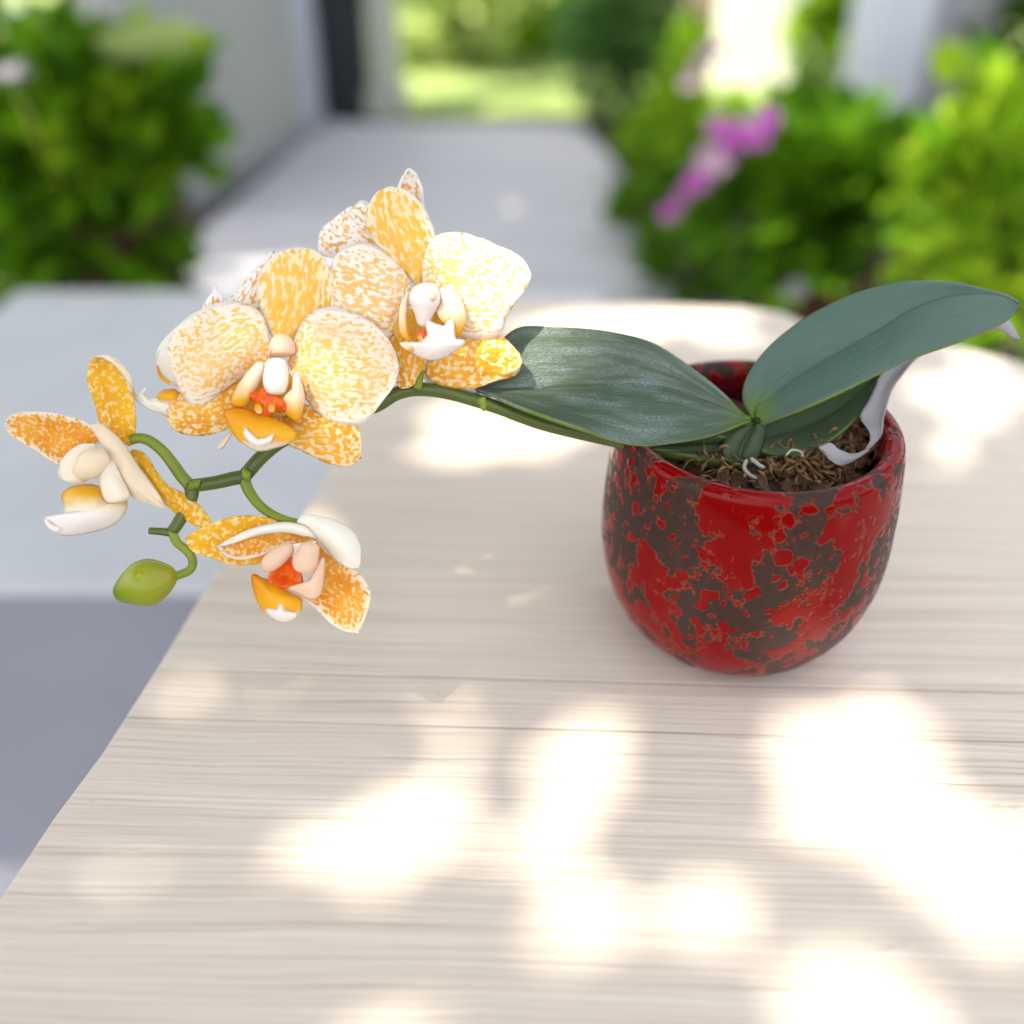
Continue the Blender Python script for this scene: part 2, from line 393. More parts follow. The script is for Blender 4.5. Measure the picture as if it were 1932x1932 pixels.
M['soil'] = simple('dark_soil', (.035, .025, .018), .95, .5, 30, bmp=.01)
M['lawn'] = simple('pale_ground', (.30, .40, .12), .9, .4, 2)
M['terra'] = simple('dark_terracotta', (.10, .022, .014), .6, .3, 12)
M['white_wall'] = simple('white_wall', (.80, .78, .72), .7, .04, 3)
M['pink_wall'] = simple('pinkish_brick', (.34, .24, .21), .8, .25, 7)
M['plastic'] = simple('white_plastic', (.42, .40, .40), .35, .04, 60, .35, .5)
M['bark'] = simple('bark', (.09, .06, .04), .9, .4, 14, bmp=.005)
M['moss'] = simple('brown_moss', (.30, .17, .07), .85, 0, 260, col2=(.07, .032, .014))
M['chips'] = simple('bark_chips', (.15, .075, .035), .9, .6, 320, col2=(.04, .018, .010), bmp=.001)
M['root'] = simple('pale_root', (.36, .36, .30), .6, .3, 200)
M['media'] = simple('dark_potting_mix', (.035, .022, .014), .9, .6, 200, bmp=.003)
M['magenta'] = simple('magenta_petals', (.78, .17, .72), .5, .25, 20, .3)
M['palepink'] = simple('pale_pink_petals', (.86, .60, .74), .5, .2, 20, .3)
M['whiteflower'] = simple('white_petals', (.42, .40, .44), .5, .1, 20, .3)
def foliage(name, a, b, tr=.35, rough=.45):
    m, n, l, p = new_mat(name)
    g = n.new('ShaderNodeNewGeometry').outputs['Random Per Island']
    c = mix(n, l, g, a, b)
    l.new(c, p.inputs['Base Color']); p.inputs['Roughness'].default_value = rough; p.inputs['Specular IOR Level'].default_value = .18
    translucent(m, n, l, p, mix(n, l, .5, c, (.16, .32, .004)), tr); return m
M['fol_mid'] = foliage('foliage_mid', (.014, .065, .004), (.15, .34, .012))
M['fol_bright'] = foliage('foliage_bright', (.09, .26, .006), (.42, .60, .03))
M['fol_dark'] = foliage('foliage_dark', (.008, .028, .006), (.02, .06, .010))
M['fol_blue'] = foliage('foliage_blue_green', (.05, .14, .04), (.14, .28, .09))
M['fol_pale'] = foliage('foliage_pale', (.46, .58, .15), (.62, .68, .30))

# ================================================================== SETTING
def sheet(name, pts, mat, z0=None):
    return mesh(name, pts, [list(range(len(pts)))], mat, smooth=False)
g = sheet('ground', [(-60, -40, 0), (60, -40, 0), (60, 100, 0), (-60, 100, 0)], M['soil']); tag(g, kind='structure')
def slab(name, pts2, z0, z1, mat, parent=None, bv=0, seg=3):
    """closed prism over an outline of xy points"""
    n = len(pts2)
    a = sum(pts2[i][0] * pts2[(i + 1) % n][1] - pts2[(i + 1) % n][0] * pts2[i][1] for i in range(n))
    if a < 0: pts2 = pts2[::-1]
    v = [(x, y, z0) for x, y in pts2] + [(x, y, z1) for x, y in pts2]
    f = [list(range(n))[::-1], list(range(n, 2 * n))] + [[i, (i + 1) % n, n + (i + 1) % n, n + i] for i in range(n)]
    o = mesh(name, v, f, mat, parent, smooth=False)
    if bv: bevel(o, bv, seg)
    return o
def gxy(px, py, z=0): q = G(px, py, z); return (q.x, q.y)
path = slab('path', [(-1.1, -1.5), gxy(150, 640), gxy(620, 237), gxy(1095, 237), gxy(1360, 560), (1.15, -1.5)], -.02, .012, M['paving']); tag(path, kind='structure')
sunlit = slab('far_ground', [(-6, 4.41), (7, 4.41), (9, 30), (-9, 30)], -.02, .010, M['lawn']); tag(sunlit, kind='structure')

# low concrete ledge on the left
LZ = .45
fl = G(-260, 1112, LZ); 
ledge_pts = [(fl.x, G(0, 1112, LZ).y), (G(700, 1112, LZ).x, G(0, 1112, LZ).y), gxy(1150, 548, LZ), gxy(33, 546, LZ), gxy(-260, 800, LZ)]
led = empty('concrete_ledge', (-.5, .95, 0)); tag(led, 'low smooth grey concrete ledge behind the left side of the table', 'ledge')
slab('coping', ledge_pts, LZ - .012, LZ, M['concrete'], led, bv=.008, seg=5)
slab('base', [(x, y + (.004 if y < 1 else -.004)) for x, y in ledge_pts], 0.0, LZ - .0125, M['dark_grey'], led)  # body drawn in a darker grey than the top layer

# table
TZ = .757
tb = empty('wooden_table', (0.25, .35, 0)); tag(tb, 'pale weathered wooden table under the red flower pot, dappled with sun', 'table')
tp = [(-60, 1785), (0, 1690), (100, 1540), (190, 1420), (300, 1250), (410, 1070), (560, 990), (618, 888), (800, 562), (1000, 562), (1400, 578), (1480, 590), (1520, 608), (1760, 640), (2250, 765)]
outline = [gxy(x, y, TZ) for x, y in tp] + [(.95, .05), (-.42, .05)]
top = slab('tabletop', outline, TZ - .035, TZ, M['wood'], tb, bv=.0022, seg=3)
def box(name, cx, cy, z0, z1, sx, sy, mat, parent=None, bv=.004, rot=0):
    c, s = math.cos(rot), math.sin(rot)
    pts = [(cx + dx * sx / 2 * c - dy * sy / 2 * s, cy + dx * sx / 2 * s + dy * sy / 2 * c) for dx, dy in ((-1, -1), (1, -1), (1, 1), (-1, 1))]
    return slab(name, pts, z0, z1, mat, parent, bv, 2)
box('apron', .32, .36, TZ - .095, TZ - .036, .56, .50, M['wood'], tb)
for x, y in ((.07, .13), (.57, .13), (.07, .58), (.57, .58)): box('leg', x, y, .013, TZ - .096, .045, .045, M['wood'], tb)

# ---- walls, door, posts at the far end of the path
a0, a1 = G(300, 440), G(575, 258)
def wallseg(name, p, q, th, h, mat, parent=None, side=1, z0=0.0):
    d = (Vector((q.x - p.x, q.y - p.y, 0))).normalized(); nrm = Vector((-d.y, d.x, 0)) * side * th
    return slab(name, [(p.x, p.y), (q.x, q.y), (q.x + nrm.x, q.y + nrm.y), (p.x + nrm.x, p.y + nrm.y)], z0, h, mat, parent, .006, 2)
wl = empty('garden_wall', a0); tag(wl, 'plain light grey rendered wall left of the path behind the left bush', 'wall')
wallseg('wall_face', a0, a1, .16, 1.5, M['plaster'], wl)
b1 = G(612, 238)
wallseg('corner_trim', a1 + (b1 - a1) * .02, b1, .18, 1.5, M['trim'], wl)
wallseg('wall_foot_shade', a0 + Vector((.02, 0, 0)), b1 + Vector((.02, 0, 0)), -.0199, .04, M['dark_grey'], wl)  # grey strip drawn in for the shade along the wall foot
dr = empty('garden_door', G(650, 232)); tag(dr, 'tall dark blue door between the grey wall and the pale post', 'door')
q0, q1 = G(600, 226), G(703, 226)
wallseg('door_panel', q0, q1, .05, 1.5, M['darkdoor'], dr)
wallseg('door_frame', Vector((q0.x, q0.y - .012, 0)), Vector((q0.x + .03, q0.y - .012, 0)), .0118, 1.5, M['grey_paint'], dr)
hn = Vector((q1.x - .05, q1.y - .03, 1.0))
slab('handle', [(hn.x - .01, hn.y - .02), (hn.x + .01, hn.y - .02), (hn.x + .01, hn.y + .028), (hn.x - .01, hn.y + .028)], .95, 1.07, M['grey_paint'], dr, .003)
def post(name, px0, px1, py, h, mat, label, cat, th=.14, cap=True):
    p, q = G(px0, py), G(px1, py)
    e = empty(name, (p + q) / 2); tag(e, label, cat)
    wallseg('shaft', p, q, th, h, mat, e, z0=.12)
    d = .025
    wallseg('plinth', p + Vector((-d, -d, 0)), q + Vector((d, -d, 0)), th + 2 * d, .119, mat, e)
    if cap: wallseg('capital', p + Vector((-d, -d, 0)), q + Vector((d, -d, 0)), th + 2 * d, h + .08, mat, e, z0=h + .001)
    return e
M['post'] = simple('pale_post_paint', (.50, .52, .44), .6, .05, 3)
post('gate_post', 706, 758, 224, 1.5, M['post'], 'pale cream post right of the dark blue door', 'post')
# porch column on the right (white front face and grey side)
pc = G(1600, 330); pd = G(1700, 330); pe = G(1800, 300)
ec = empty('porch_column', (pc + pd) / 2); tag(ec, 'pale blue white porch column rising behind the right bushes', 'column')
wallseg('shaft', pc, pd, .30, 2.6, M['white_paint'], ec)
wallseg('return_panel', Vector((pd.x + .001, pd.y + .03, 0)), Vector((pe.x, pd.y + .03, 0)), .25, 2.6, M['grey_paint'], ec)
# sunlit walls far away
p0, p1 = Vector((G(1385, 100).x, 5.6, 0)), Vector((G(1385, 100).x + 1.0, 5.6, 0))
k = CAM.y
def xat(px, y, z): # world x that shows at column px for a point at ground distance y, height z
    d = (Vector((0, y, z)) - CAM).dot(FW); return (px - 966) / F * d
ww = empty('white_garden_wall', (xat(1450, 4.95, 0), 4.95, 0)); tag(ww, 'bright sunlit white wall far off at the top of the picture', 'wall')
wallseg('wall_face', Vector((xat(1372, 4.95, .4), 4.95, 0)), Vector((xat(1545, 4.95, .4), 4.95, 0)), .2, 1.35, M['white_wall'], ww, z0=0)
wallseg('coping', Vector((xat(1366, 4.93, .4), 4.93, 0)), Vector((xat(1551, 4.93, .4), 4.93, 0)), .24, 1.41, M['white_wall'], ww, z0=1.351)
pw = empty('brick_wall', (xat(1315, 5.5, 0), 5.5, 0)); tag(pw, 'pinkish brown wall far behind the pale pink flowers', 'wall')
wallseg('wall_face', Vector((xat(1255, 5.5, .4), 5.5, 0)), Vector((xat(1440, 5.5, .4), 5.5, 0)), .2, 1.5, M['pink_wall'], pw)
wallseg('coping', Vector((xat(1250, 5.48, .4), 5.48, 0)), Vector((xat(1445, 5.48, .4), 5.48, 0)), .24, 1.55, M['post'], pw, z0=1.501)

# ---- foliage
LEAFV = [(0, 0, 0), (.35, .30, .06), (.75, .24, .03), (1, 0, -.06), (.75, -.24, .03), (.35, -.30, .06), (.5, 0, -.04)]
LEAFF = [(0, 6, 1), (1, 6, 2), (2, 6, 3), (3, 6, 4), (4, 6, 5), (5, 6, 0)]
def add_leaf(V, Fc, pos, dirn, size, roll, wd=1.0):
    d = dirn.normalized(); s = d.cross(Vector((0, 0, 1)))
    if s.length < .05: s = Vector((1, 0, 0))
    s.normalize(); nn = s.cross(d)
    s2 = s * math.cos(roll) + nn * math.sin(roll); n2 = nn * math.cos(roll) - s * math.sin(roll)
    b = len(V)
    for x, y, z in LEAFV: V.append(pos + d * (x * size) + s2 * (y * size * wd) + n2 * (z * size * 2))
    for f in LEAFF: Fc.append(tuple(b + i for i in f))
def crown(name, c, rad, n, size, mat, parent, rng, clumps=30, up=.5, wd=1.0):
    V, Fc = [], []
    c = Vector(c); rad = Vector(rad); cl = []
    while len(cl) < clumps:
        p = Vector([rng.uniform(-1, 1) for _ in range(3)])
        if .15 < p.length < 1: cl.append((p * (1 if rng.random() < .5 else .85), rng.uniform(.15, .36)))
    for i in range(n):
        p, r = cl[i % clumps]
        o = Vector([rng.gauss(0, .5) for _ in range(3)]) * r
        q = p + o
        pos = c + Vector((q.x * rad.x, q.y * rad.y, q.z * rad.z))
        if pos.z < .02: pos.z = .02 + rng.random() * .05
        d = (q.normalized() * .8 + o.normalized() * .6 + Vector((0, 0, up)) + Vector([rng.gauss(0, .3) for _ in range(3)]))
        add_leaf(V, Fc, pos, d, size * rng.uniform(.6, 1.3), rng.gauss(0, .7), wd)
    return mesh(name, V, Fc, mat, parent, smooth=False)
def tube(pts, radii, seg=10, ends=True, bm=None, offset=0):
    """verts, faces, uvs for a tube through world points with a radius for each; rounded ends"""
    n = len(pts); V, Fc, U = [], [], []
    prev = None
    for i in range(n):
        t = (pts[min(i + 1, n - 1)] - pts[max(i - 1, 0)]).normalized()
        if prev is None:
            s = t.cross(Vector((.3, .2, 1))); s.normalize()
        else: s = (prev - t * prev.dot(t)).normalized()
        prev = s; b = t.cross(s)
        for k in range(seg):
            a = 2 * math.pi * k / seg
            V.append(pts[i] + (s * math.cos(a) + b * math.sin(a)) * radii[i]); U.append((i / (n - 1), k / seg))
    for i in range(n - 1):
        for k in range(seg): Fc.append((i * seg + k, i * seg + (k + 1) % seg, (i + 1) * seg + (k + 1) % seg, (i + 1) * seg + k))
    Fc.append(tuple(range(seg))[::-1]); Fc.append(tuple((n - 1) * seg + k for k in range(seg)))
    return V, Fc, U
def joined(name, tubes, mat, parent=None):
    V, Fc, U = [], [], []
    for v, f, u in tubes:
        b = len(V); V += v; U += u; Fc += [tuple(b + i for i in x) for x in f]
    return mesh(name, V, Fc, mat, parent, uvs=U)
def stems(name, base, c, rad, n, rng, mat, parent, r=.008):
    ts = []
    for i in range(n):
        e = Vector(c) + Vector((rng.uniform(-.7, .7) * rad[0], rng.uniform(-.7, .7) * rad[1], rng.uniform(-.1, .6) * rad[2]))
        m_ = Vector(base).lerp(e, .5) + Vector((rng.uniform(-.05, .05), rng.uniform(-.05, .05), .04))
        pts = catmull([tuple(base), tuple(m_), tuple(e)], 8)
        ts.append(tube(pts, [r * (1 - .7 * k / 7) for k in range(8)], 6))
    return joined(name, ts, mat, parent)
def lathe(name, prof, mat, parent, loc, seg=48):
    V, Fc = [], []
    n = len(prof)
    for r, z in prof:
        for k in range(seg):
            a = 2 * math.pi * k / seg; V.append((r * math.cos(a), r * math.sin(a), z))
    for i in range(n - 1):
        for k in range(seg): Fc.append((i * seg + k, i * seg + (k + 1) % seg, (i + 1) * seg + (k + 1) % seg, (i + 1) * seg + k))
    Fc.append(tuple(range(seg))[::-1]); Fc.append(tuple((n - 1) * seg + k for k in range(seg)))
    o = mesh(name, V, Fc, mat, None)
    o.location = loc
    if parent:
        o.parent = parent; o.matrix_parent_inverse = parent_inv(parent)
    return o
def planter(r, h, mat, parent, loc):
    return lathe('pot', [(r * .62, 0), (r * .66, .004), (r * .92, h * .8), (r * .93, h * .82), (r, h * .83), (r * 1.02, h), (r * .93, h), (r * .9, h * .9), (.001, h * .88)], mat, parent, loc, 32)

def bush(name, label, c, rad, n, size, mat, seed, pot=None, clumps=30, cat='bush', up=.5, wd=1.0, grp=None, extra=None):
    rng = random.Random(seed)
    base = Vector((c[0], c[1], .0))
    e = empty(name, base); tag(e, label, cat, grp)
    z = 0.02
    if pot:
        planter(pot[0], pot[1], M['terra'], e, base + Vector((0, 0, .013))); z = pot[1] * .88
    crown('foliage', c, rad, n, size, mat, e, rng, clumps, up, wd)
    stems('stems', base + Vector((0, 0, z)), c, rad, 7, rng, M['bark'], e)
    if extra: extra(e, rng)
    return e
def C3(px, py, y):
    """point shown at px,py that stands at ground distance y"""
    r = FW + RT * ((px - 966) / F) - UP * ((py - 966) / F); return CAM + r * (y / r.y)

# left bush in a dark pot
lb = C3(175, 345, 1.95)
def left_extra(e, rng):
    V, Fc = [], []
    for i in range(5):       # long arching leaves that rise above the crown
        p = C3(150 + i * 12, 150 - i * 5, 1.9 + .03 * i)
        add_leaf(V, Fc, p, Vector((.9, -.1, .45 - .1 * i)), .26 - .03 * i, rng.gauss(.3, .2), .75)
    mesh('long_leaf', V, Fc, M['fol_pale'], e, smooth=False)
bush('leafy_bush', 'dense green bush spilling from a dark pot left of the path', lb, (.21, .20, .25), 1100, .085, M['fol_mid'], 3, (.17, .44), 34, extra=left_extra)
lb2 = C3(165, 200, 2.0)
bush('bright_shrub', 'lighter sunlit yellow green shrub at the upper left, against the dark hedge', lb2, (.19, .15, .11), 360, .10, M['fol_bright'], 13, None, 18, cat='shrub')
hd = C3(100, 40, 3.4)
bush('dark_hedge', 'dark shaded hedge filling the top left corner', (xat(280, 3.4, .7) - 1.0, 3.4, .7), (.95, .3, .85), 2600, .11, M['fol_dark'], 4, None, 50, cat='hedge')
# small white blooms at the left border
for (px, py, yy, lab) in ((28, 160, 1.75, 'blurred white bloom at the left border beside the bright shrub'), (30, 40, 2.4, 'blurred pale bloom in the top left corner')):
    c = C3(px, py, yy)
    e = empty('white_flower', (c.x, c.y, 0)); tag(e, lab, 'flower', 'white blooms at the left')
    V, Fc = [], []
    for j in range(9):
        a = j * 2 * math.pi / 9
        add_leaf(V, Fc, c, Vector((math.cos(a), math.sin(a) * .6 - .3, .6)), .042, 0, 1.5)
    mesh('petals', V, Fc, M['whiteflower'], e, smooth=False)
    pts = catmull([(c.x - .05, c.y + .05, 0.01), (c.x + .02, c.y + .03, c.z * .6), tuple(c)], 8)
    joined('stalk', [tube(pts, [.004] * 8, 6)], M['pedicel'], e)

# far end of the path
hb = C3(850, 90, 5.3)
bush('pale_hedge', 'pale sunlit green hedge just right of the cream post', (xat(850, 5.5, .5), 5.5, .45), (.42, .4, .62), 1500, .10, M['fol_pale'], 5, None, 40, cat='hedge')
bush('yellow_shrub', 'bright lime shrub at the top centre between hedge and round shrub', (xat(1010, 5.8, .6), 5.8, .55), (.45, .35, .6), 1100, .10, M['fol_bright'], 6, None, 36, cat='shrub')
rs = C3(1125, 130, 4.35)
bush('round_shrub', 'rounded dark green shrub at the far right corner of the path', (rs.x + .12, 4.35, .38), (.27, .3, .36), 2600, .05, M['fol_blue'], 8, None, 60, cat='shrub')
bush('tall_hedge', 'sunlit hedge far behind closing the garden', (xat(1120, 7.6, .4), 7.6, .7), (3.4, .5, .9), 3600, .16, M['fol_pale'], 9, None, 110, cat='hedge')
bush('lime_border_shrub', 'lime green shrub beside the sunlit white wall', (xat(1560, 4.6, .4), 4.6, .42), (.14, .2, .42), 420, .09, M['fol_bright'], 10, None, 16, cat='shrub')
yb = C3(1270, 280, 3.2)
bush('yellow_green_plant', 'soft yellow green plant bordering the right edge of the path', (yb.x + .06, 3.3, .26), (.13, .3, .24), 700, .06, M['fol_bright'], 11, None, 34, cat='plant')
for i, (px, yv, r_, lab) in enumerate(((1235, 3.55, .09, 'small low green tuft at the far right edge of the path'), (1225, 2.95, .10, 'low green tuft spilling over the right edge of the path below the magenta spray'), (1290, 2.5, .10, 'low dark green tuft between the path edge and the back corner of the table'))):
    xx = xat(px, yv, .1)
    bush('low_plant', lab, (xx, yv, .10), (r_, .20, .10), 260, .06, M[('fol_bright', 'fol_mid', 'fol_mid')[i]], 40 + i, None, 14, cat='plant', grp='low plants along the path edge')

# right bushes
mb = C3(1560, 340, 2.15)
bush('green_bush', 'full dark green bush in a brown pot behind the back corner of the table', (mb.x, 2.15, mb.z - .03), (.24, .22, .20), 1700, .065, M['fol_mid'], 12, (.15, .24), 46)
rb = C3(1900, 400, 1.55)
bush('lime_bush', 'bright lime green bush at the right border behind the blue green leaf', (rb.x + .03, 1.6, rb.z - .03), (.14, .2, .18), 650, .07, M['fol_bright'], 14, None, 28)
dt = C3(1900, 60, 3.1)
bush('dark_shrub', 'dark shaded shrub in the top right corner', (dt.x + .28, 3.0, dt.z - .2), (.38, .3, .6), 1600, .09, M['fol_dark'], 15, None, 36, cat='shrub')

# flowering spikes
def spike(name, label, pts, blooms, mat, seed, size=.035):
    rng = random.Random(seed)
    e = empty(name, (pts[-1].x, pts[-1].y, 0)); tag(e, label, 'flower', 'blurred pink flower sprays')
    st = catmull([tuple(p) for p in pts], 16)
    joined('stalk', [tube(st, [.004] * 16, 6)], M['pedicel'], e)
    for (c, s, mt) in blooms:
        V, Fc = [], []
        for j in range(7):
            a = j * 2 * math.pi / 7 + rng.random()
            add_leaf(V, Fc, c, Vector((math.cos(a), -.35, math.sin(a))), s * rng.uniform(.8, 1.1), rng.gauss(1.2, .3), 1.5)
        o = mesh('bloom', V, Fc, mt, e, smooth=False)
    return e
yy = 2.0
bl = [(1268, 402, .026, 'magenta'), (1290, 368, .020, 'magenta'), (1312, 338, .030, 'magenta'), (1345, 305, .042, 'palepink'), (1372, 290, .026, 'magenta'), (1380, 262, .036, 'magenta'),
      (1355, 238, .024, 'magenta'), (1408, 238, .032, 'palepink'), (1425, 255, .030, 'magenta'), (1452, 222, .026, 'magenta'), (1330, 285, .016, 'palepink')]
spike('flower_spray', 'bright magenta flower spray hanging over the edge of the path', [C3(1262, 420, yy), C3(1330, 320, yy), C3(1400, 250, yy), C3(1460, 240, yy + .03), C3(1520, 380, yy + .1), Vector((mb.x - .05, 2.12, .25))],
      [(C3(x, y, yy), s, M[m_]) for x, y, s, m_ in bl], None, 20)
yy3 = 3.0
spike('flower_spray', 'faint pale pink flower spray in front of the pinkish wall', [C3(1345, 95, yy3), C3(1310, 150, yy3), Vector((yb.x + .1, 3.05, .3)), Vector((yb.x + .08, 3.1, .02))],
      [(C3(1345, 95, yy3), .035, M['palepink']), (C3(1325, 115, yy3), .03, M['palepink']), (C3(1305, 150, yy3), .035, M['palepink']), (C3(1340, 110, yy3), .02, M['magenta'])], None, 21)
spike('flower_spray', 'single small magenta flower by the right border above the lime bush', [C3(1872, 218, 1.75), C3(1890, 300, 1.75), Vector((rb.x, 1.7, .4)), Vector((rb.x, 1.7, .02))],
      [(C3(1872, 218, 1.75), .026, M['magenta'])], None, 22)
# pale bloom near the brown pot
sp = C3(1500, 545, 1.75)
e = empty('pale_bloom', (sp.x, sp.y, 0)); tag(e, 'small blurred white bloom beside the brown pot behind the table edge', 'flower')
V, Fc = [], []
for j in range(9):
    a = j * 2 * math.pi / 9; add_leaf(V, Fc, sp, Vector((math.cos(a), -.4, math.sin(a) * .7 + .2)), .024, 1.0, 1.5)
mesh('petals', V, Fc, M['whiteflower'], e, smooth=False)
joined('stalk', [tube(catmull([(sp.x, sp.y + .05, .01), (sp.x - .01, sp.y + .03, sp.z * .5), tuple(sp)], 8), [.004] * 8, 6)], M['pedicel'], e)

# ------------------------------------------------------------------ shade tree above (out of the frame, throws the dappled shade)
LIT = [(700, 1545, 170, 55), (870, 1460, 95, 60), (1200, 1392, 150, 40), (1400, 1325, 45, 22), (1620, 1495, 118, 96), (1340, 1465, 60, 16), (1750, 1520, 80, 35),
       (1150, 1712, 165, 60), (560, 1640, 130, 16), (1935, 1650, 60, 60), (1760, 1930, 280, 60), (390, 1290, 110, 30), (560, 1325, 110, 24), (330, 1640, 150, 12),
       (1230, 618, 290, 42), (900, 815, 215, 50), (1870, 940, 120, 150), (1830, 735, 110, 40)]
LIT3 = [(900, 540, .38, 46), (540, 690, .385, 14), (250, 1080, .385, 0), (640, 1040, .385, 0)]      # flowers that catch sun
def shade_wanted(q):
    """q: where a leaf's shadow falls on the plane of the table top; how dense should leaves be there"""
    x, y, d = proj(q)
    if d < .05: return 1
    for cx, cy, rx, ry in LIT:
        if ((x - cx) / (rx * .92)) ** 2 + ((y - cy) / (ry * .88)) ** 2 < 1: return 0
    return 1
def sun_line_dist(p, t):
    v = p - t; return (v - SUN_DIR * v.dot(SUN_DIR)).length
FLW = [(P(x, y, d), r * d / F) for x, y, d, r in LIT3 if r]
rng = random.Random(99)
V, Fc = [], []
ct = 0
for i in range(21000):
    far = i % 2
    if not far: q = Vector((rng.uniform(-1.15, .95), rng.uniform(-.15, 1.15), TZ))
    elif i % 8 == 1: q = Vector((rng.uniform(-2.0, 1.0), rng.uniform(-1.6, .9), .35))
    else: q = Vector((rng.uniform(-1.7, 1.9), rng.uniform(1.0, 4.3), .35))
    h = rng.uniform(2.3, 2.9)
    p = q + SUN_DIR * (h / SUN_DIR.z)
    size = .062 if not far else .16
    if not far:
        ok = True
        for a in range(6):
            qq = q + Vector((math.cos(a * 1.05), math.sin(a * 1.05), 0)) * (size * .40)
            if not shade_wanted(qq): ok = False; break
        if ok and not shade_wanted(q): ok = False
    else:
        ok = (q.y < 1.8 or mnoise.noise(q * 2.2) < .7)
        if (q.x > .45 and q.y < 2.5) or (q.x > .33 and 1.8 < q.y < 2.5) or (.35 < q.x < .85 and 2.5 < q.y < 4.2): ok = ok and rng.random() < .10
        if q.x < -.60 and 1.75 < q.y < 2.7: ok = ok and rng.random() < .05
        if q.y < 1.0:
            w_ = q + SUN_DIR * ((TZ - q.z) / SUN_DIR.z)
            if w_.x > -.75 and w_.y > -.2 and w_.x < 1: ok = False
    if not far and ok:
        x_, y_, _ = proj(q)
        if y_ > 1270 and x_ > 300 and mnoise.noise(q * 13 + Vector((3, 1, 0))) > .16 and rng.random() > .10: ok = False
    elif not far and rng.random() < .035: ok = True
    if ok:
        for t, r in FLW:
            if sun_line_dist(p, t) < r + size * .45: ok = False; break
    if not ok: continue
    a = rng.uniform(0, 6.28)
    dv = Vector((math.cos(a), math.sin(a), rng.gauss(0, .25)))
    dv -= SUN_DIR * dv.dot(SUN_DIR) * .8
    add_leaf(V, Fc, p - dv * size * .5, dv, size, rng.gauss(0, .35), 1.35)
for x, y, dd in ((1300, 330, .40), (1500, 190, .40), (1620, 180, .40), (1750, 150, .40), (1860, 150, .405)):  # extra unseen leaves added to keep sun off the right orchid leaf
    t = P(*R5(x, y), dd)
    for i in range(26):
        o = Vector([rng.gauss(0, .022) for _ in range(3)]); p = t + SUN_DIR * rng.uniform(2.9, 3.4) + o
        a = rng.uniform(0, 6.28); dv = Vector((math.cos(a), math.sin(a), rng.gauss(0, .25))); dv -= SUN_DIR * dv.dot(SUN_DIR) * .8
        add_leaf(V, Fc, p - dv * .028, dv, .056, rng.gauss(0, .35), 1.35)
tr = empty('shade_tree', (-2.6, -1.2, 0)); tag(tr, 'overhanging shade tree outside the frame that dapples the table', 'tree')
mesh('crown', V, Fc, M['fol_mid'], tr, smooth=False)
tk = [tube(catmull([(-2.6, -1.2, 0), (-2.5, -1.1, 1.4), (-2.3, -.8, 2.9)], 14), [.14 - .005 * k for k in range(14)], 12)]
for ex, ey in ((-1.6, .2), (-2.2, 2.0), (-3.0, .4)):
    tk.append(tube(catmull([(-2.3, -.8, 2.8), ((-2.3 + ex) / 2, (ey - .8) / 2, 3.25), (ex, ey, 3.45)], 12), [.055 - .004 * k for k in range(12)], 8))
joined('trunk', tk, M['bark'], tr)

# ================================================================== POT
PC = P(1433, 795, .4175); PC = Vector((PC.x, PC.y, TZ))
rimz = P(1433, 795, .4175).z - TZ
S = rimz / .114
prof = [(.022, .0), (.033, .0), (.0395, .0022), (.0472, .009), (.0532, .018), (.0580, .029), (.0611, .042), (.0625, .056), (.0623, .070), (.0617, .084), (.0605, .097),
        (.0592, .107), (.0583, .1115), (.0572, .1136), (.0550, .1143), (.0525, .1140), (.0506, .1124), (.0497, .1095), (.0494, .103), (.0500, .095), (.0510, .085), (.0508, .08)]
pr = catmull([(r, z * S, 0) for r, z in prof], 90)
pot = lathe('flower_pot', [(v.x, v.y) for v in pr] , M['pot'], None, PC, 128)
tag(pot, 'round red ceramic pot with mottled brown glaze, standing on the pale table', 'flower pot')
M['pot_in'] = simple('dark_red_inside', (.12, .004, .008), .15, .3, 50, spec=.6)
pot.data.materials.append(M['pot_in'])
npf = 89 * 128
for f in pot.data.polygons:
    c = f.center
    if c.z > .06 and math.hypot(c.x, c.y) < .0515 and c.z < .1085 * S: f.material_index = 1

mz = TZ + rimz - .019
med = lathe('potting_mix', [(.001, mz - TZ - .012), (.047, mz - TZ - .012), (.0490, mz - TZ - .004), (.045, mz - TZ), (.03, mz - TZ + .002), (.001, mz - TZ + .003)], M['media'], None, PC, 40)
tag(med, 'dark coarse potting mix filling the red pot', 'potting mix', kind='stuff')
ts = []
rng = random.Random(5)
def curl(c, r, n=3):
    for _ in range(n):
        pts = []; a = rng.uniform(0, 6.28); el = rng.uniform(-.8, .8)
        p = c + Vector([rng.gauss(0, r * .5) for _ in range(3)]) * 1.0
        d = Vector((math.cos(a), math.sin(a), el * .5)).normalized()
        ax = Vector([rng.gauss(0, 1) for _ in range(3)]).normalized()
        for k in range(9):
            pts.append(p.copy()); p = p + d * r * .28
            d = (Matrix.Rotation(rng.uniform(.25, .8), 3, ax) @ d).normalized()
        pts = catmull([tuple(q) for q in pts], 18)
        w_ = rng.uniform(.0004, .0009)
        ts.append(tube(pts, [w_ * (.6 + .4 * math.sin(k * .6 + a)) for k in range(18)], 5))
for i in range(45):
    a = rng.uniform(0, 6.28); rr = .047 * math.sqrt(rng.random())
    c = Vector((PC.x + rr * math.cos(a), PC.y + rr * math.sin(a), mz + .003 + rng.random() * .004))
    curl(c, .006, 4)
for (x, y, nn) in ((1210, 690, 36), (1150, 700, 26), (1100, 690, 20), (890, 670, 16), (930, 690, 16), (1360, 600, 30), (1350, 630, 26), (1190, 680, 20), (1240, 670, 16), (880, 640, 12)):
    c = G(*R5(x, y), mz + .006)
    curl(c, .006, nn)
V, Fc = [], []
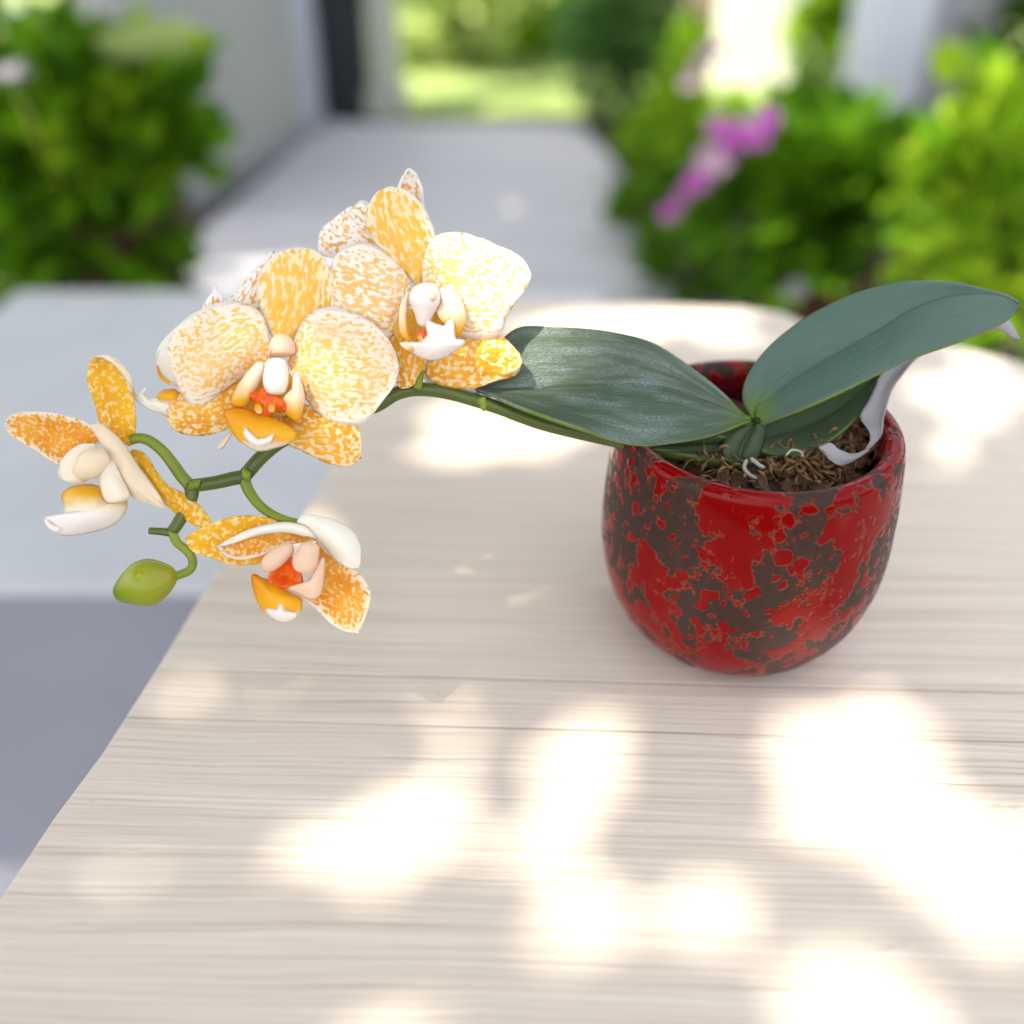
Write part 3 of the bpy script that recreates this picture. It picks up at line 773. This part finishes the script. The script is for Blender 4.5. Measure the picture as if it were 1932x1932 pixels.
for i in range(150):
    a = rng.uniform(0, 6.28); rr = .046 * math.sqrt(rng.random())
    c = Vector((PC.x + rr * math.cos(a), PC.y + rr * math.sin(a), mz + rng.uniform(.000, .0035)))
    rot = Matrix.Rotation(rng.uniform(0, 6.28), 3, 'Z') @ Matrix.Rotation(rng.gauss(0, .5), 3, 'X') @ Matrix.Rotation(rng.gauss(0, .4), 3, 'Y')
    sx, sy, sz = rng.uniform(.003, .0065), rng.uniform(.002, .004), rng.uniform(.0012, .0025); b = len(V)
    for dx in (-1, 1):
        for dy in (-1, 1):
            for dz in (-1, 1): V.append(c + rot @ Vector((dx * sx * rng.uniform(.6, 1), dy * sy * rng.uniform(.6, 1), dz * sz * rng.uniform(.6, 1))))
    for f in ((0, 1, 3, 2), (4, 6, 7, 5), (0, 4, 5, 1), (2, 3, 7, 6), (0, 2, 6, 4), (1, 5, 7, 3)): Fc.append(tuple(b + k for k in f))
ch = mesh('bark_chips', V, Fc, M['chips'], None, smooth=False); bevel(ch, .0005, 2)
tag(ch, 'small rough brown bark chips lying on the dark potting mix', 'bark chips', kind='stuff')
ms = joined('moss', ts, M['moss']); tag(ms, 'tangled brown dried moss in the mouth of the red pot', 'moss', kind='stuff')

# ================================================================== ORCHID
ob = Vector((PC.x, PC.y, mz))
orch = empty('orchid', ob); tag(orch, 'potted moth orchid with yellow spotted white flowers arching left over the table', 'orchid')

def loft(name, base, tip, left, right, d0, d1, mat, parent, bulge=.004, tilt=0, ruffle=.0006, thick=.0008, mid=None, fold=0, nu=30, nv=20, seed=None, dm=None, tipcurl=0, rr=R1):
    """blade between two edges given in picture points; d0, dm, d1 depth at base, middle and tip"""
    seed = seed if seed is not None else (hash((round(base[0]), round(tip[0]), round(base[1]))) % 97)
    L = catmull([(*rr(*p), 0) for p in [base] + left + [tip]], nu)
    Rr = catmull([(*rr(*p), 0) for p in [base] + right + [tip]], nu)
    Md = catmull([(*rr(*p), 0) for p in mid], nu) if mid else None
    V, U, RM, Fc = [], [], [], []
    b2 = Vector((*rr(*base), 0)); t2 = Vector((*rr(*tip), 0)); length = (t2 - b2).length
    wmax = max((L[i] - Rr[i]).length for i in range(nu))
    for i in range(nu):
        u = i / (nu - 1)
        for j in range(nv):
            v = j / (nv - 1) * 2 - 1
            if Md:
                q = (Md[i].lerp(L[i], -v) if v < 0 else Md[i].lerp(Rr[i], v))
            else: q = L[i].lerp(Rr[i], (v + 1) / 2)
            if dm is None: d = d0 + (d1 - d0) * u
            else: d = d0 * (1 - u) ** 2 + 2 * (2 * dm - .5 * (d0 + d1)) * u * (1 - u) + d1 * u * u
            wi = (L[i] - Rr[i]).length / wmax
            d -= bulge * (1 - v * v) * math.sin(math.pi * min(1, .08 + u * .92)) ** .7 * wi
            d += tilt * v * wi + fold * (1 - abs(v)) ** 1.5 * wi
            d += tipcurl * u ** 4
            e = max(abs(v) ** 3, u ** 5)
            d += ruffle * e * 3 * mnoise.noise(Vector((u * 4 + seed, v * 2.2, seed * .7)))
            d += ruffle * .8 * mnoise.noise(Vector((u * 3 - seed, v * 1.5, seed)))
            V.append(P(q.x, q.y, d))
            U.append((u * length / 430, v * wi * wmax / 860)) if rr is not R5 and rr is not R6 else U.append((u, v * .5))
            RM.append(max(abs(v) ** 2, u ** 4 if rr is not R5 else 0) if rr is not R5 else abs(v))
    for i in range(nu - 1):
        for j in range(nv - 1):
            a = i * nv + j; Fc.append((a, a + 1, a + nv + 1, a + nv))
    o = mesh(name, V, Fc, mat, parent, uvs=U, rim=RM)
    bmm = bmesh.new(); bmm.from_mesh(o.data); bmesh.ops.remove_doubles(bmm, verts=bmm.verts, dist=1e-6); bmm.to_mesh(o.data); bmm.free()
    solid(o, thick)
    return o
def disk(name, outl, d, mat, parent, rr, bulge=.003, tx=0, ty=0, thick=.0012, n=48, rings=9, c=None, hollow=0):
    """cupped shape with an arbitrary outline; UV x runs from top to bottom"""
    pts = catmull([(*rr(*p), 0) for p in outl], n, closed=True)
    cc = Vector((*rr(*c), 0)) if c else sum(pts, Vector()) / n
    y0 = min(p.y for p in pts); y1 = max(p.y for p in pts); x0 = min(p.x for p in pts); x1 = max(p.x for p in pts)
    V, U, Fc = [], [], []
    def dep(q, r): return d - bulge * (1 - r * r) + tx * ((q.x - cc.x) / (x1 - x0)) + ty * ((q.y - cc.y) / (y1 - y0)) + hollow * (1 - r * r) ** 2
    V.append(P(cc.x, cc.y, dep(cc, 0))); U.append(((cc.y - y0) / (y1 - y0), .5))
    for k in range(1, rings + 1):
        r = k / rings
        for p in pts:
            q = cc.lerp(p, r); V.append(P(q.x, q.y, dep(q, r))); U.append(((q.y - y0) / (y1 - y0), (q.x - x0) / (x1 - x0)))
    for i in range(n): Fc.append((0, 1 + i, 1 + (i + 1) % n))
    for k in range(rings - 1):
        for i in range(n):
            a = 1 + k * n + i; b = 1 + k * n + (i + 1) % n; Fc.append((a, a + n, b + n, b))
    o = mesh(name, V, Fc, mat, parent, uvs=U); solid(o, thick); return o
def pill(name, pts, mat, parent, rr, d, seg=16, n=20, ddepth=None):
    """rounded solid through picture points (x, y, radius), all in the zoomed picture's units"""
    k = {R1: .28468, R2: .31056, R3: .31056, R4: .24327, R5: .5942, R6: .233}[rr] * K
    c = catmull([(*rr(x, y), r * k) for x, y, r in pts], n)
    W, Ra = [], []
    tot = len(c)
    for i, q in enumerate(c):
        dd = d if ddepth is None else d + (ddepth) * i / (tot - 1)
        W.append(P(q.x, q.y, dd)); e = min(i, tot - 1 - i) / 3
        Ra.append(q.z * dd / F * (math.sqrt(max(0.02, 1 - (1 - min(1, e)) ** 2))))
    v, f, u = tube(W, Ra, seg)
    return mesh(name, v, f, mat, parent, uvs=u)
def flower(label, rr, x, y, d):
    e = empty('flower', P(*rr(x, y), d), orch) ; e['label'] = label
    return e

# ---- leaves of the orchid
loft('leaf', (1012, 545), (92, 438), [(960, 492), (880, 420), (780, 345), (700, 292), (620, 260), (500, 236), (350, 226), (230, 229), (150, 300), (105, 380)],
     [(985, 553), (930, 577), (850, 602), (750, 618), (650, 627), (560, 612), (450, 575), (320, 530), (200, 485)], .408, .404, M['leaf_left'], orch, bulge=.0, fold=.007, tilt=-.010, ruffle=.0012, thick=.0016,
     mid=[(1008, 530), (880, 482), (760, 442), (620, 421), (450, 425), (250, 438), (92, 438)], rr=R5, nu=60, nv=33, dm=.399)
orch.children[-1]['label'] = 'broad grey green leaf stretching left out of the pot'
loft('leaf', (1022, 540), (1915, 147), [(988, 475), (1000, 400), (1060, 310), (1150, 230), (1250, 165), (1380, 107), (1500, 80), (1600, 75), (1700, 80), (1800, 104), (1875, 122)],
     [(1050, 556), (1100, 541), (1200, 500), (1330, 441), (1440, 386), (1560, 332), (1700, 281), (1830, 230), (1895, 188)], .412, .405, M['leaf_right'], orch, bulge=-.001, fold=.006, tilt=-.012, ruffle=.0010, thick=.0016,
     mid=[(1030, 500), (1150, 410), (1300, 320), (1450, 235), (1550, 172), (1650, 132), (1750, 118), (1850, 126), (1915, 147)], rr=R5, nu=60, nv=33, dm=.398)
orch.children[-1]['label'] = 'long blue green leaf reaching up to the right'
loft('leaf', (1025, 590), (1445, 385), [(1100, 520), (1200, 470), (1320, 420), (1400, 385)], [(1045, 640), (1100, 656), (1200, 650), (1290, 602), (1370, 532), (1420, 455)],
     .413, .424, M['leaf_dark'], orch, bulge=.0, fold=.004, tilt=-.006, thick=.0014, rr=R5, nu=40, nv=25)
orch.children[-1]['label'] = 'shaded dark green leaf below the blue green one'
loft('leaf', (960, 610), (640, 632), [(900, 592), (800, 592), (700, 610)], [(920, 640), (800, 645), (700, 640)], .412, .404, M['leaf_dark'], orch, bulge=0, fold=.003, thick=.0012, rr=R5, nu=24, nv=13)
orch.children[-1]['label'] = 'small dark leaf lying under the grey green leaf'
loft('leaf_sheath', (985, 700), (1035, 535), [(935, 680), (915, 640), (935, 590), (985, 555)], [(1025, 680), (1052, 620), (1055, 570)], .411, .409, M['sheath'], orch, bulge=.003, fold=.004, thick=.002, rr=R5, nu=24, nv=15)
for pts in ([(1000, 670), (990, 700), (1010, 725), (1035, 735)], [(1010, 665), (1040, 690), (1060, 700)], [(1130, 660), (1150, 640), (1180, 645), (1190, 665)]):
    pill('root', [(x, y, 7 if pts[0][0] != 1130 else 4) for x, y in pts], M['root'], orch, R5, .403)

# ---- flower stem
def SW(pts, d0, d1, n, rad0, rad1, extra=None):
    c = catmull([(x, y, 0) for x, y in pts], n); W = [P(q.x, q.y, d0 + (d1 - d0) * i / (n - 1)) for i, q in enumerate(c)]
    return tube(W, [((rad0 + (rad1 - rad0) * i / (n - 1))) * d0 / F for i in range(n)], 12)
main = [R5(960, 690), R5(860, 668), R5(700, 640), R5(520, 600), R5(330, 556), R5(210, 515), R5(110, 474), R1(1650, 1838), R1(1450, 1770), R1(1200, 1700), R1(1000, 1680), R1(850, 1712), R1(700, 1800),
        R2(1450, 1200), R2(1250, 1280), R4(960, 130), R4(790, 265), R4(670, 400)]
main = main[:6] + main[7:]
tb_ = [SW(main, .416, .392, 90, 13, 13),
       SW([R4(670, 400), R4(640, 425), R4(560, 440), R4(430, 470), R4(300, 490), R4(214, 500)], .392, .392, 24, 13.5, 12.5),
       SW([R3(1228, 1020), R3(1235, 1090), R3(1200, 1180), R3(1150, 1270), R3(1110, 1330)], .392, .391, 18, 13.5, 11)]
st = joined('flower_stem', tb_, M['stem'], orch)
kn = [SW([R3(1110, 1340), R3(1040, 1330), R3(960, 1325)], .391, .390, 10, 8, 6.5)]
kn2 = [SW([R1(1445, 1745), R1(1465, 1800), R1(1450, 1822)], .3885, .3885, 6, 9, 6)]
joined('node', kn, M['stem'], orch); joined('node', kn2, M['pedicel'], orch)
for nm, pts, d0, d1, r0, r1 in (('pedicel', [R3(1230, 1040), R3(1170, 975), R3(1110, 890), R3(1050, 815), R3(970, 750), R3(900, 728), R3(840, 740)], .392, .388, 12, 9.5),
                                ('pedicel', [R4(655, 420), R4(670, 500), R4(720, 590), R4(800, 680), R4(910, 750), R4(1040, 795), R4(1120, 810)], .392, .390, 11, 8),
                                ('pedicel', [R3(1105, 1320), R3(1140, 1400), R3(1200, 1450), R3(1240, 1510), R3(1230, 1570), R3(1180, 1600), R3(1110, 1625)], .391, .389, 9, 8),
                                ('pedicel', [R4(780, 270), R2(1000, 1250), R2(1000, 1000)], .393, .402, 9, 8),
                                ('pedicel', [R1(1000, 1680), R1(1020, 1500), R1(1030, 1200)], .396, .402, 9, 8)):
    joined(nm, [SW(pts, d0, d1, 26, r0, r1)], M['pedicel'], orch)
# bud
ax0, ax1 = R3(735, 1745), R3(1140, 1600)
n = 26; W, Ra = [], []
for i in range(n):
    t = i / (n - 1); x = ax0[0] + (ax1[0] - ax0[0]) * t; y = ax0[1] + (ax1[1] - ax0[1]) * t
    r = 40.5 * (math.sin(math.pi * min(1, max(0, t))) ** .50) * (1 + .10 * math.sin(math.pi * t * 2 - math.pi * .65)) + .4
    W.append(P(x, y - 3 * math.sin(math.pi * t), .388)); Ra.append(r * .388 / F)
v, f, u = tube(W, Ra, 28)
bd = mesh('bud', v, f, M['bud'], orch, uvs=u)
for vv in bd.data.vertices:
    i_, k_ = divmod(vv.index, 28); ctr = W[i_]; a_ = 2 * math.pi * k_ / 28
    vv.co = ctr + (vv.co - ctr) * (1 - .05 * abs(math.cos(1.5 * a_ + .5)) ** 10 + .012 * math.sin(5 * a_ + i_ * .3))
for bp in ((R4(690, 455), R4(640, 360), [R4(640, 430)], [R4(700, 390)]), (R3(1215, 1060), R3(1290, 1000), [R3(1225, 1010)], [R3(1275, 1045)])):
    loft('bract', bp[0], bp[1], bp[2], bp[3], .3885, .3885, M['pedicel'], orch, bulge=.0012, ruffle=.0002, thick=.0006, nu=12, nv=8, rr=RI)
bd['label'] = 'closed lime green bud at the end of the stem'

# ---- flower F3, behind the top right one
f3 = flower('white flower facing away behind the top right flower', R1, 700, 600, .415)
loft('petal', (800, 800), (420, 490), [(560, 800), (400, 760), (310, 720), (318, 580), (360, 530)], [(900, 600), (760, 450), (665, 380), (605, 355), (575, 400), (520, 405)], .412, .410, M['petal_back'], f3, rr=R1)
loft('sepal', (980, 560), (940, 130), [(880, 480), (850, 350), (865, 255), (900, 170)], [(1060, 480), (1042, 380), (1030, 260), (990, 170)], .412, .405, M['petal_back'], f3, rr=R1, bulge=-.003)
loft('sepal', (950, 1500), (1435, 1712), [(1150, 1590), (1300, 1640), (1400, 1660)], [(1020, 1560), (1080, 1640), (1180, 1682), (1300, 1700)], .41, .405, M['whitep'], f3, rr=R1)
# ---- flower F4, behind the middle one
f4 = flower('white flower seen from behind at the left of the middle flower', R2, 500, 750, .408)
loft('petal', (950, 620), (962, 172), [(640, 620), (640, 505), (720, 420), (800, 325), (880, 230), (920, 190)], [(1020, 560), (1050, 400), (1010, 210)], .405, .404, M['petal_back'], f4, rr=R2)
loft('sepal', (600, 640), (583, 388), [(470, 620), (500, 535), (540, 470), (568, 430)], [(680, 620), (637, 520), (628, 470), (600, 430)], .405, .400, M['petal_back'], f4, rr=R2)
loft('petal', (700, 860), (205, 860), [(700, 520), (560, 530), (440, 570), (340, 650), (260, 730), (215, 800)], [(600, 1060), (400, 1050), (320, 1035), (260, 1005), (218, 940)], .402, .399, M['whitep'], f4, rr=R2, bulge=.005)
pill('petal_rim', [(206, 900, 7), (225, 965, 11), (270, 1010, 12), (330, 1035, 8)], M['lip_yellow'], f4, R2, .3975)
loft('lip', (420, 1180), (42, 1040), [(300, 1130), (200, 1120), (150, 1130), (110, 1095), (75, 1085), (60, 1060)], [(300, 1225), (180, 1190), (90, 1135), (50, 1090)], .396, .393, M['whitep'], f4, rr=R2, bulge=.003, thick=.0012)
pill('lip_lobe', [(60, 1095, 10), (95, 1090, 14), (125, 1060, 10), (135, 1048, 8)], M['whitep'], f4, R2, .393)
disk('callus', [(215, 1110), (235, 1080), (280, 1065), (330, 1070), (330, 1130), (260, 1140)], .392, M['lip_yellow'], f4, R2)
pill('column', [(690, 1320, 14), (660, 1370, 16), (625, 1420, 17), (590, 1440, 17)], M['cream'], f4, R2, .396)

# ---- flower F1, top right
f1 = flower('large top right flower, almost white with pale yellow mottling', R1, 1050, 1050, .392)
loft('sepal', (960, 1300), (890, 1672), [(820, 1280), (780, 1380), (800, 1480), (845, 1560), (860, 1640)], [(1080, 1330), (1070, 1450), (1050, 1540), (1010, 1610), (960, 1658)], .399, .395, M['sepal'], f1, rr=R1)
loft('sepal', (1000, 1360), (1732, 1490), [(1150, 1300), (1350, 1270), (1500, 1280), (1580, 1300), (1660, 1370), (1715, 1430)], [(1040, 1500), (1060, 1580), (1150, 1648), (1300, 1675), (1420, 1668), (1560, 1620), (1690, 1578)], .401, .396, M['sepal'], f1, rr=R1, ruffle=.0012)
loft('sepal', (1000, 960), (800, 262), [(880, 830), (740, 700), (660, 570), (640, 470), (665, 380), (720, 300)], [(1060, 860), (1110, 740), (1126, 600), (1090, 500), (1040, 400), (960, 315), (880, 270)], .400, .394, M['dorsal'], f1, rr=R1, bulge=.006)
loft('petal', (960, 980), (385, 900), [(900, 850), (800, 740), (690, 670), (600, 655), (480, 700), (400, 780)], [(940, 1120), (860, 1250), (780, 1340), (660, 1330), (520, 1260), (440, 1150), (405, 1020)], .398, .393, M['petal_pale'], f1, rr=R1, bulge=.006, tilt=-.001)
loft('petal', (1050, 960), (1800, 885), [(1030, 800), (1060, 670), (1130, 605), (1240, 580), (1350, 590), (1430, 622), (1470, 625), (1550, 668), (1660, 710), (1750, 780)],
     [(1140, 1120), (1220, 1230), (1320, 1310), (1420, 1335), (1530, 1315), (1600, 1260), (1620, 1180), (1690, 1070), (1765, 970)], .398, .391, M['petal_pale'], f1, rr=R1, bulge=.008, ruffle=.0012)
disk('throat', [(850, 1150), (950, 1120), (1100, 1120), (1180, 1200), (1200, 1330), (1050, 1400), (900, 1380), (830, 1280)], .3945, M['gold'], f1, R1, bulge=.0, hollow=.004)
pill('column', [(1050, 930, 70), (1055, 990, 104), (1052, 1060, 112), (1048, 1120, 84), (1044, 1180, 58), (1042, 1245, 40)], M['column'], f1, R1, .3835, ddepth=.004, n=28)
pill('anther_cap', [(1085, 1030, 26), (1110, 1030, 34), (1135, 1040, 22)], M['flesh'], f1, R1, .3795)
pill('lip_lobe', [(940, 985, 8), (905, 1080, 22), (895, 1180, 26), (905, 1280, 27), (950, 1345, 14)], M['yellow_tip'], f1, R1, .385)
disk('lip_lobe', [(1155, 980), (1240, 975), (1305, 1050), (1335, 1160), (1330, 1230), (1275, 1315), (1262, 1240), (1190, 1215), (1145, 1140), (1175, 1060)], .386, M['yellow_tip'], f1, R1, bulge=.004)
pill('callus', [(990, 1320, 28), (1030, 1305, 42), (1065, 1300, 36)], M['red_throat'], f1, R1, .383)
pill('callus', [(1000, 1330, 22), (1035, 1318, 30)], M['lip_yellow'], f1, R1, .3815)
disk('lip', [(880, 1358), (975, 1368), (1050, 1335), (1080, 1290), (1068, 1210), (1120, 1228), (1195, 1245), (1245, 1190), (1262, 1330), (1335, 1345), (1265, 1400), (1180, 1452), (1090, 1468), (1000, 1435), (940, 1392)],
     .3815, M['column'], f1, R1, bulge=.005, c=(1130, 1370), thick=.0016)
pill('lip_tip', [(880, 1358, 10), (930, 1380, 26), (985, 1400, 20)], M['yellow_tip'], f1, R1, .3800)

# ---- flower F2, middle
f2 = flower('large middle flower facing the camera with strong orange mottling', R2, 1000, 950, .388)
loft('sepal', (930, 960), (268, 1200), [(800, 960), (640, 1010), (470, 1080), (350, 1080), (290, 1120)], [(860, 1080), (780, 1200), (700, 1290), (620, 1330), (500, 1356), (370, 1342), (290, 1290)], .396, .392, M['sepal'], f2, rr=R2)
loft('sepal', (1030, 1080), (1515, 1500), [(1150, 1150), (1300, 1200), (1420, 1250), (1500, 1300), (1520, 1400)], [(990, 1200), (970, 1340), (1040, 1410), (1130, 1448), (1240, 1505), (1350, 1545), (1450, 1550)], .396, .391, M['sepal'], f2, rr=R2)
loft('sepal', (1010, 820), (1130, 150), [(940, 700), (880, 560), (850, 420), (868, 310), (920, 235), (1010, 175)], [(1100, 730), (1250, 640), (1350, 530), (1358, 430), (1335, 320), (1285, 225), (1215, 165)], .396, .391, M['dorsal'], f2, rr=R2, bulge=.006)
loft('petal', (960, 880), (275, 800), [(925, 720), (880, 580), (780, 505), (650, 495), (520, 535), (400, 610), (310, 700)], [(880, 910), (760, 980), (640, 1060), (560, 1130), (470, 1180), (400, 1130), (350, 1050), (305, 930)], .393, .388, M['petal'], f2, rr=R2, bulge=.008)
loft('petal', (1050, 900), (1762, 930), [(1100, 730), (1150, 620), (1220, 550), (1340, 528), (1460, 560), (1590, 630), (1690, 730), (1748, 840)], [(1110, 1040), (1190, 1150), (1310, 1265), (1430, 1292), (1550, 1262), (1640, 1160), (1735, 1030)], .393, .387, M['petal'], f2, rr=R2, bulge=.008, tilt=.001)
disk('throat', [(830, 960), (930, 920), (1060, 960), (1110, 1080), (1080, 1200), (930, 1240), (780, 1180), (700, 1150), (760, 1040)], .390, M['gold'], f2, R2, bulge=0, hollow=.005)
pill('column_base', [(940, 760, 60), (1000, 790, 95), (1010, 850, 80)], M['flesh'], f2, R2, .3885)
pill('column', [(975, 855, 55), (975, 930, 76), (970, 1020, 80), (975, 1098, 52)], M['column'], f2, R2, .3815, n=28)
disk('lip_lobe', [(886, 888), (880, 960), (830, 1070), (770, 1165), (690, 1150), (720, 1060), (780, 970), (840, 905)], .383, M['yellow_tip'], f2, R2, bulge=.004)
disk('lip_lobe', [(1108, 950), (1135, 1030), (1148, 1130), (1115, 1255), (1040, 1210), (1020, 1120), (1080, 1060), (1090, 990)], .383, M['yellow_tip'], f2, R2, bulge=.004)
disk('callus', [(775, 1070), (850, 1075), (890, 1050), (935, 1095), (1000, 1115), (1060, 1165), (1010, 1195), (950, 1190), (930, 1235), (865, 1225), (835, 1140)], .382, M['red_throat'], f2, R2, bulge=.004)
pill('callus', [(850, 1150, 16), (860, 1185, 26), (870, 1215, 14)], M['lip_yellow'], f2, R2, .3775); pill('callus', [(940, 1150, 16), (945, 1180, 24), (940, 1205, 14)], M['lip_yellow'], f2, R2, .3775)
disk('lip', [(650, 1195), (760, 1190), (880, 1225), (960, 1255), (1060, 1310), (1105, 1365), (1040, 1405), (960, 1430), (860, 1448), (760, 1400), (690, 1320), (650, 1240)], .381, M['lip_yellow'], f2, R2, bulge=.005, thick=.0016, ty=-.002)
pill('lip_tip', [(775, 1305, 10), (790, 1350, 24), (850, 1400, 26), (920, 1385, 22), (955, 1345, 10)], M['column'], f2, R2, .3752)

# ---- flower F5, lower left in profile
f5 = flower('lower left flower in profile with a gold upper sepal', R3, 700, 800, .388)
loft('sepal', (835, 820), (1362, 1275), [(870, 803), (945, 845), (1005, 945), (1085, 1035), (1190, 1090), (1300, 1180)], [(880, 905), (970, 1010), (1050, 1130), (1150, 1225), (1280, 1302)], .392, .391, M['gold'], f5, rr=R3, bulge=.004)
loft('sepal', (835, 778), (625, 200), [(730, 720), (650, 640), (610, 500), (565, 360), (575, 260)], [(868, 700), (872, 560), (848, 420), (815, 310), (745, 225)], .390, .385, M['gold'], f5, rr=R3, bulge=-.003)
loft('petal_fold', (850, 440), (620, 200), [(800, 330), (740, 260), (680, 225)], [(848, 350), (800, 270), (710, 200)], .386, .383, M['cream'], f5, rr=R3, bulge=.001, nu=20, nv=8)
loft('petal', (650, 745), (36, 650), [(590, 655), (480, 600), (350, 570), (220, 558), (115, 568), (55, 600)], [(560, 810), (450, 870), (370, 897), (250, 822), (150, 760), (65, 700)], .389, .385, M['rust'], f5, rr=R3, bulge=-.003)
disk('lip', [(405, 1100), (455, 1052), (560, 1033), (640, 1050), (690, 1120), (760, 1140), (812, 1130), (800, 1205), (735, 1275), (630, 1315), (500, 1342), (400, 1346), (325, 1305), (288, 1250), (310, 1238), (350, 1275), (400, 1240), (425, 1170)],
     .387, M['lip_side'], f5, R3, bulge=.008, c=(590, 1200), thick=.0016)
pill('lip_tip', [(296, 1246, 9), (305, 1275, 14), (340, 1305, 20), (390, 1318, 22)], M['column'], f5, R3, .3835)
loft('lip_lobe', (610, 770), (420, 1000), [(520, 770), (430, 830), (382, 910), (385, 970)], [(620, 850), (600, 950), (540, 1010), (480, 1015)], .387, .384, M['yellow_tip'], f5, rr=R3, bulge=.003)
pill('column', [(665, 800, 40), (635, 850, 80), (585, 895, 92), (530, 930, 72), (468, 935, 30)], M['cream'], f5, R3, .382)
loft('petal', (590, 648), (1055, 1178), [(640, 630), (720, 690), (790, 760), (850, 850), (910, 940), (970, 1020), (1030, 1110)], [(620, 710), (690, 810), (745, 910), (790, 1030), (850, 1100), (950, 1145)], .386, .384, M['cream'], f5, rr=R3, bulge=.004)
loft('lip_lobe', (675, 850), (755, 1142), [(640, 930), (650, 1040), (685, 1130)], [(740, 900), (790, 1000), (835, 1095), (800, 1130)], .385, .381, M['yellow_tip'], f5, rr=R3, bulge=.004)

# ---- flower F6, lower middle
f6 = flower('lower middle flower nodding under the stem with a rust mottled petal', R4, 1100, 1000, .388)
loft('sepal', (1100, 850), (165, 945), [(960, 785), (860, 765), (720, 744), (560, 755), (400, 800), (255, 870)], [(1000, 1000), (850, 1100), (780, 1135), (660, 1152), (520, 1142), (370, 1090), (230, 1040)], .391, .389, M['gold'], f6, rr=R4, bulge=.002)
loft('petal', (1250, 950), (1590, 1705), [(1340, 1050), (1440, 1115), (1560, 1190), (1650, 1290), (1692, 1390), (1665, 1530)], [(1230, 1200), (1130, 1350), (1110, 1425), (1230, 1505), (1350, 1620), (1470, 1690)], .389, .386, M['rust'], f6, rr=R4, bulge=-.003)
loft('petal', (1245, 945), (432, 1000), [(1200, 870), (1120, 826), (1000, 808), (880, 818), (720, 858), (560, 928)], [(1120, 960), (980, 990), (860, 1040), (760, 1080), (610, 1102), (490, 1065)], .387, .384, M['rust'], f6, rr=R4, bulge=-.002)
loft('petal_fold', (1240, 930), (432, 1000), [(1200, 870), (1120, 824), (1000, 804), (880, 815), (720, 855), (560, 925)], [(1120, 905), (1000, 880), (880, 885), (740, 910), (580, 962)], .3855, .3825, M['whitep'], f6, rr=R4, bulge=.002, nu=26, nv=8)
loft('petal', (1090, 795), (1592, 1172), [(1150, 738), (1260, 750), (1400, 788), (1520, 855), (1590, 955), (1607, 1070)], [(1180, 840), (1260, 930), (1330, 1020), (1400, 1100), (1500, 1165)], .386, .384, M['whitep'], f6, rr=R4, bulge=.006)
disk('lip', [(722, 1235), (780, 1265), (860, 1290), (980, 1360), (1110, 1440), (1105, 1540), (1050, 1592), (965, 1612), (880, 1580), (800, 1500), (750, 1390)], .386, M['lip_yellow'], f6, R4, bulge=.006, thick=.0016)
disk('throat', [(850, 1300), (880, 1180), (980, 1080), (1060, 1100), (1120, 1230), (1120, 1320), (1000, 1345)], .3845, M['red_throat'], f6, R4, bulge=0, hollow=.004)
disk('lip_lobe', [(1305, 1090), (1300, 1240), (1270, 1390), (1190, 1425), (1080, 1370), (1020, 1340), (1130, 1330), (1220, 1240), (1260, 1150)], .382, M['flesh'], f6, R4, bulge=.003)
pill('lip_lobe', [(1050, 985, 50), (970, 1050, 72), (870, 1130, 76), (810, 1200, 40)], M['flesh'], f6, R4, .3815)
pill('column', [(1190, 960, 75), (1180, 1040, 88), (1150, 1130, 105), (1130, 1220, 66)], M['flesh'], f6, R4, .3785, n=26)
disk('lip_tip', [(948, 1430), (985, 1520), (1040, 1550), (1085, 1555), (1040, 1598), (960, 1612), (885, 1582), (835, 1520), (905, 1515)], .3825, M['column'], f6, R4, bulge=.0035)

# ================================================================== white plastic sleeve strip in the pot
tagp = empty('plant_tag', P(*R6(450, 1500), .43)); tag(tagp, 'bent white plastic strip stuck in the right of the red pot behind the leaf', 'plant tag')
loft('strip', (560, 1510), (1300, 560), [(610, 1400), (590, 1320), (520, 1215), (590, 1090), (650, 960), (700, 850), (900, 660)], [(640, 1450), (700, 1370), (710, 1250), (740, 1130), (790, 985), (890, 840), (1020, 700), (1180, 620)], .408, .440, M['plastic'], tagp, rr=R6, bulge=-.003, ruffle=.0005, thick=.0008, dm=.420)
loft('loop', (170, 1480), (590, 1500), [(255, 1440), (330, 1500), (450, 1535)], [(250, 1580), (340, 1635), (440, 1600), (530, 1550)], .399, .406, M['plastic'], tagp, rr=R6, bulge=.001, ruffle=.0003, thick=.0008)
loft('tip', (1300, 330), (1885, 552), [(1650, 360), (1785, 388), (1840, 470)], [(1500, 430), (1660, 462), (1750, 492), (1830, 545)], .425, .425, M['plastic'], tagp, rr=R6, bulge=.002, ruffle=.0003, thick=.0008)
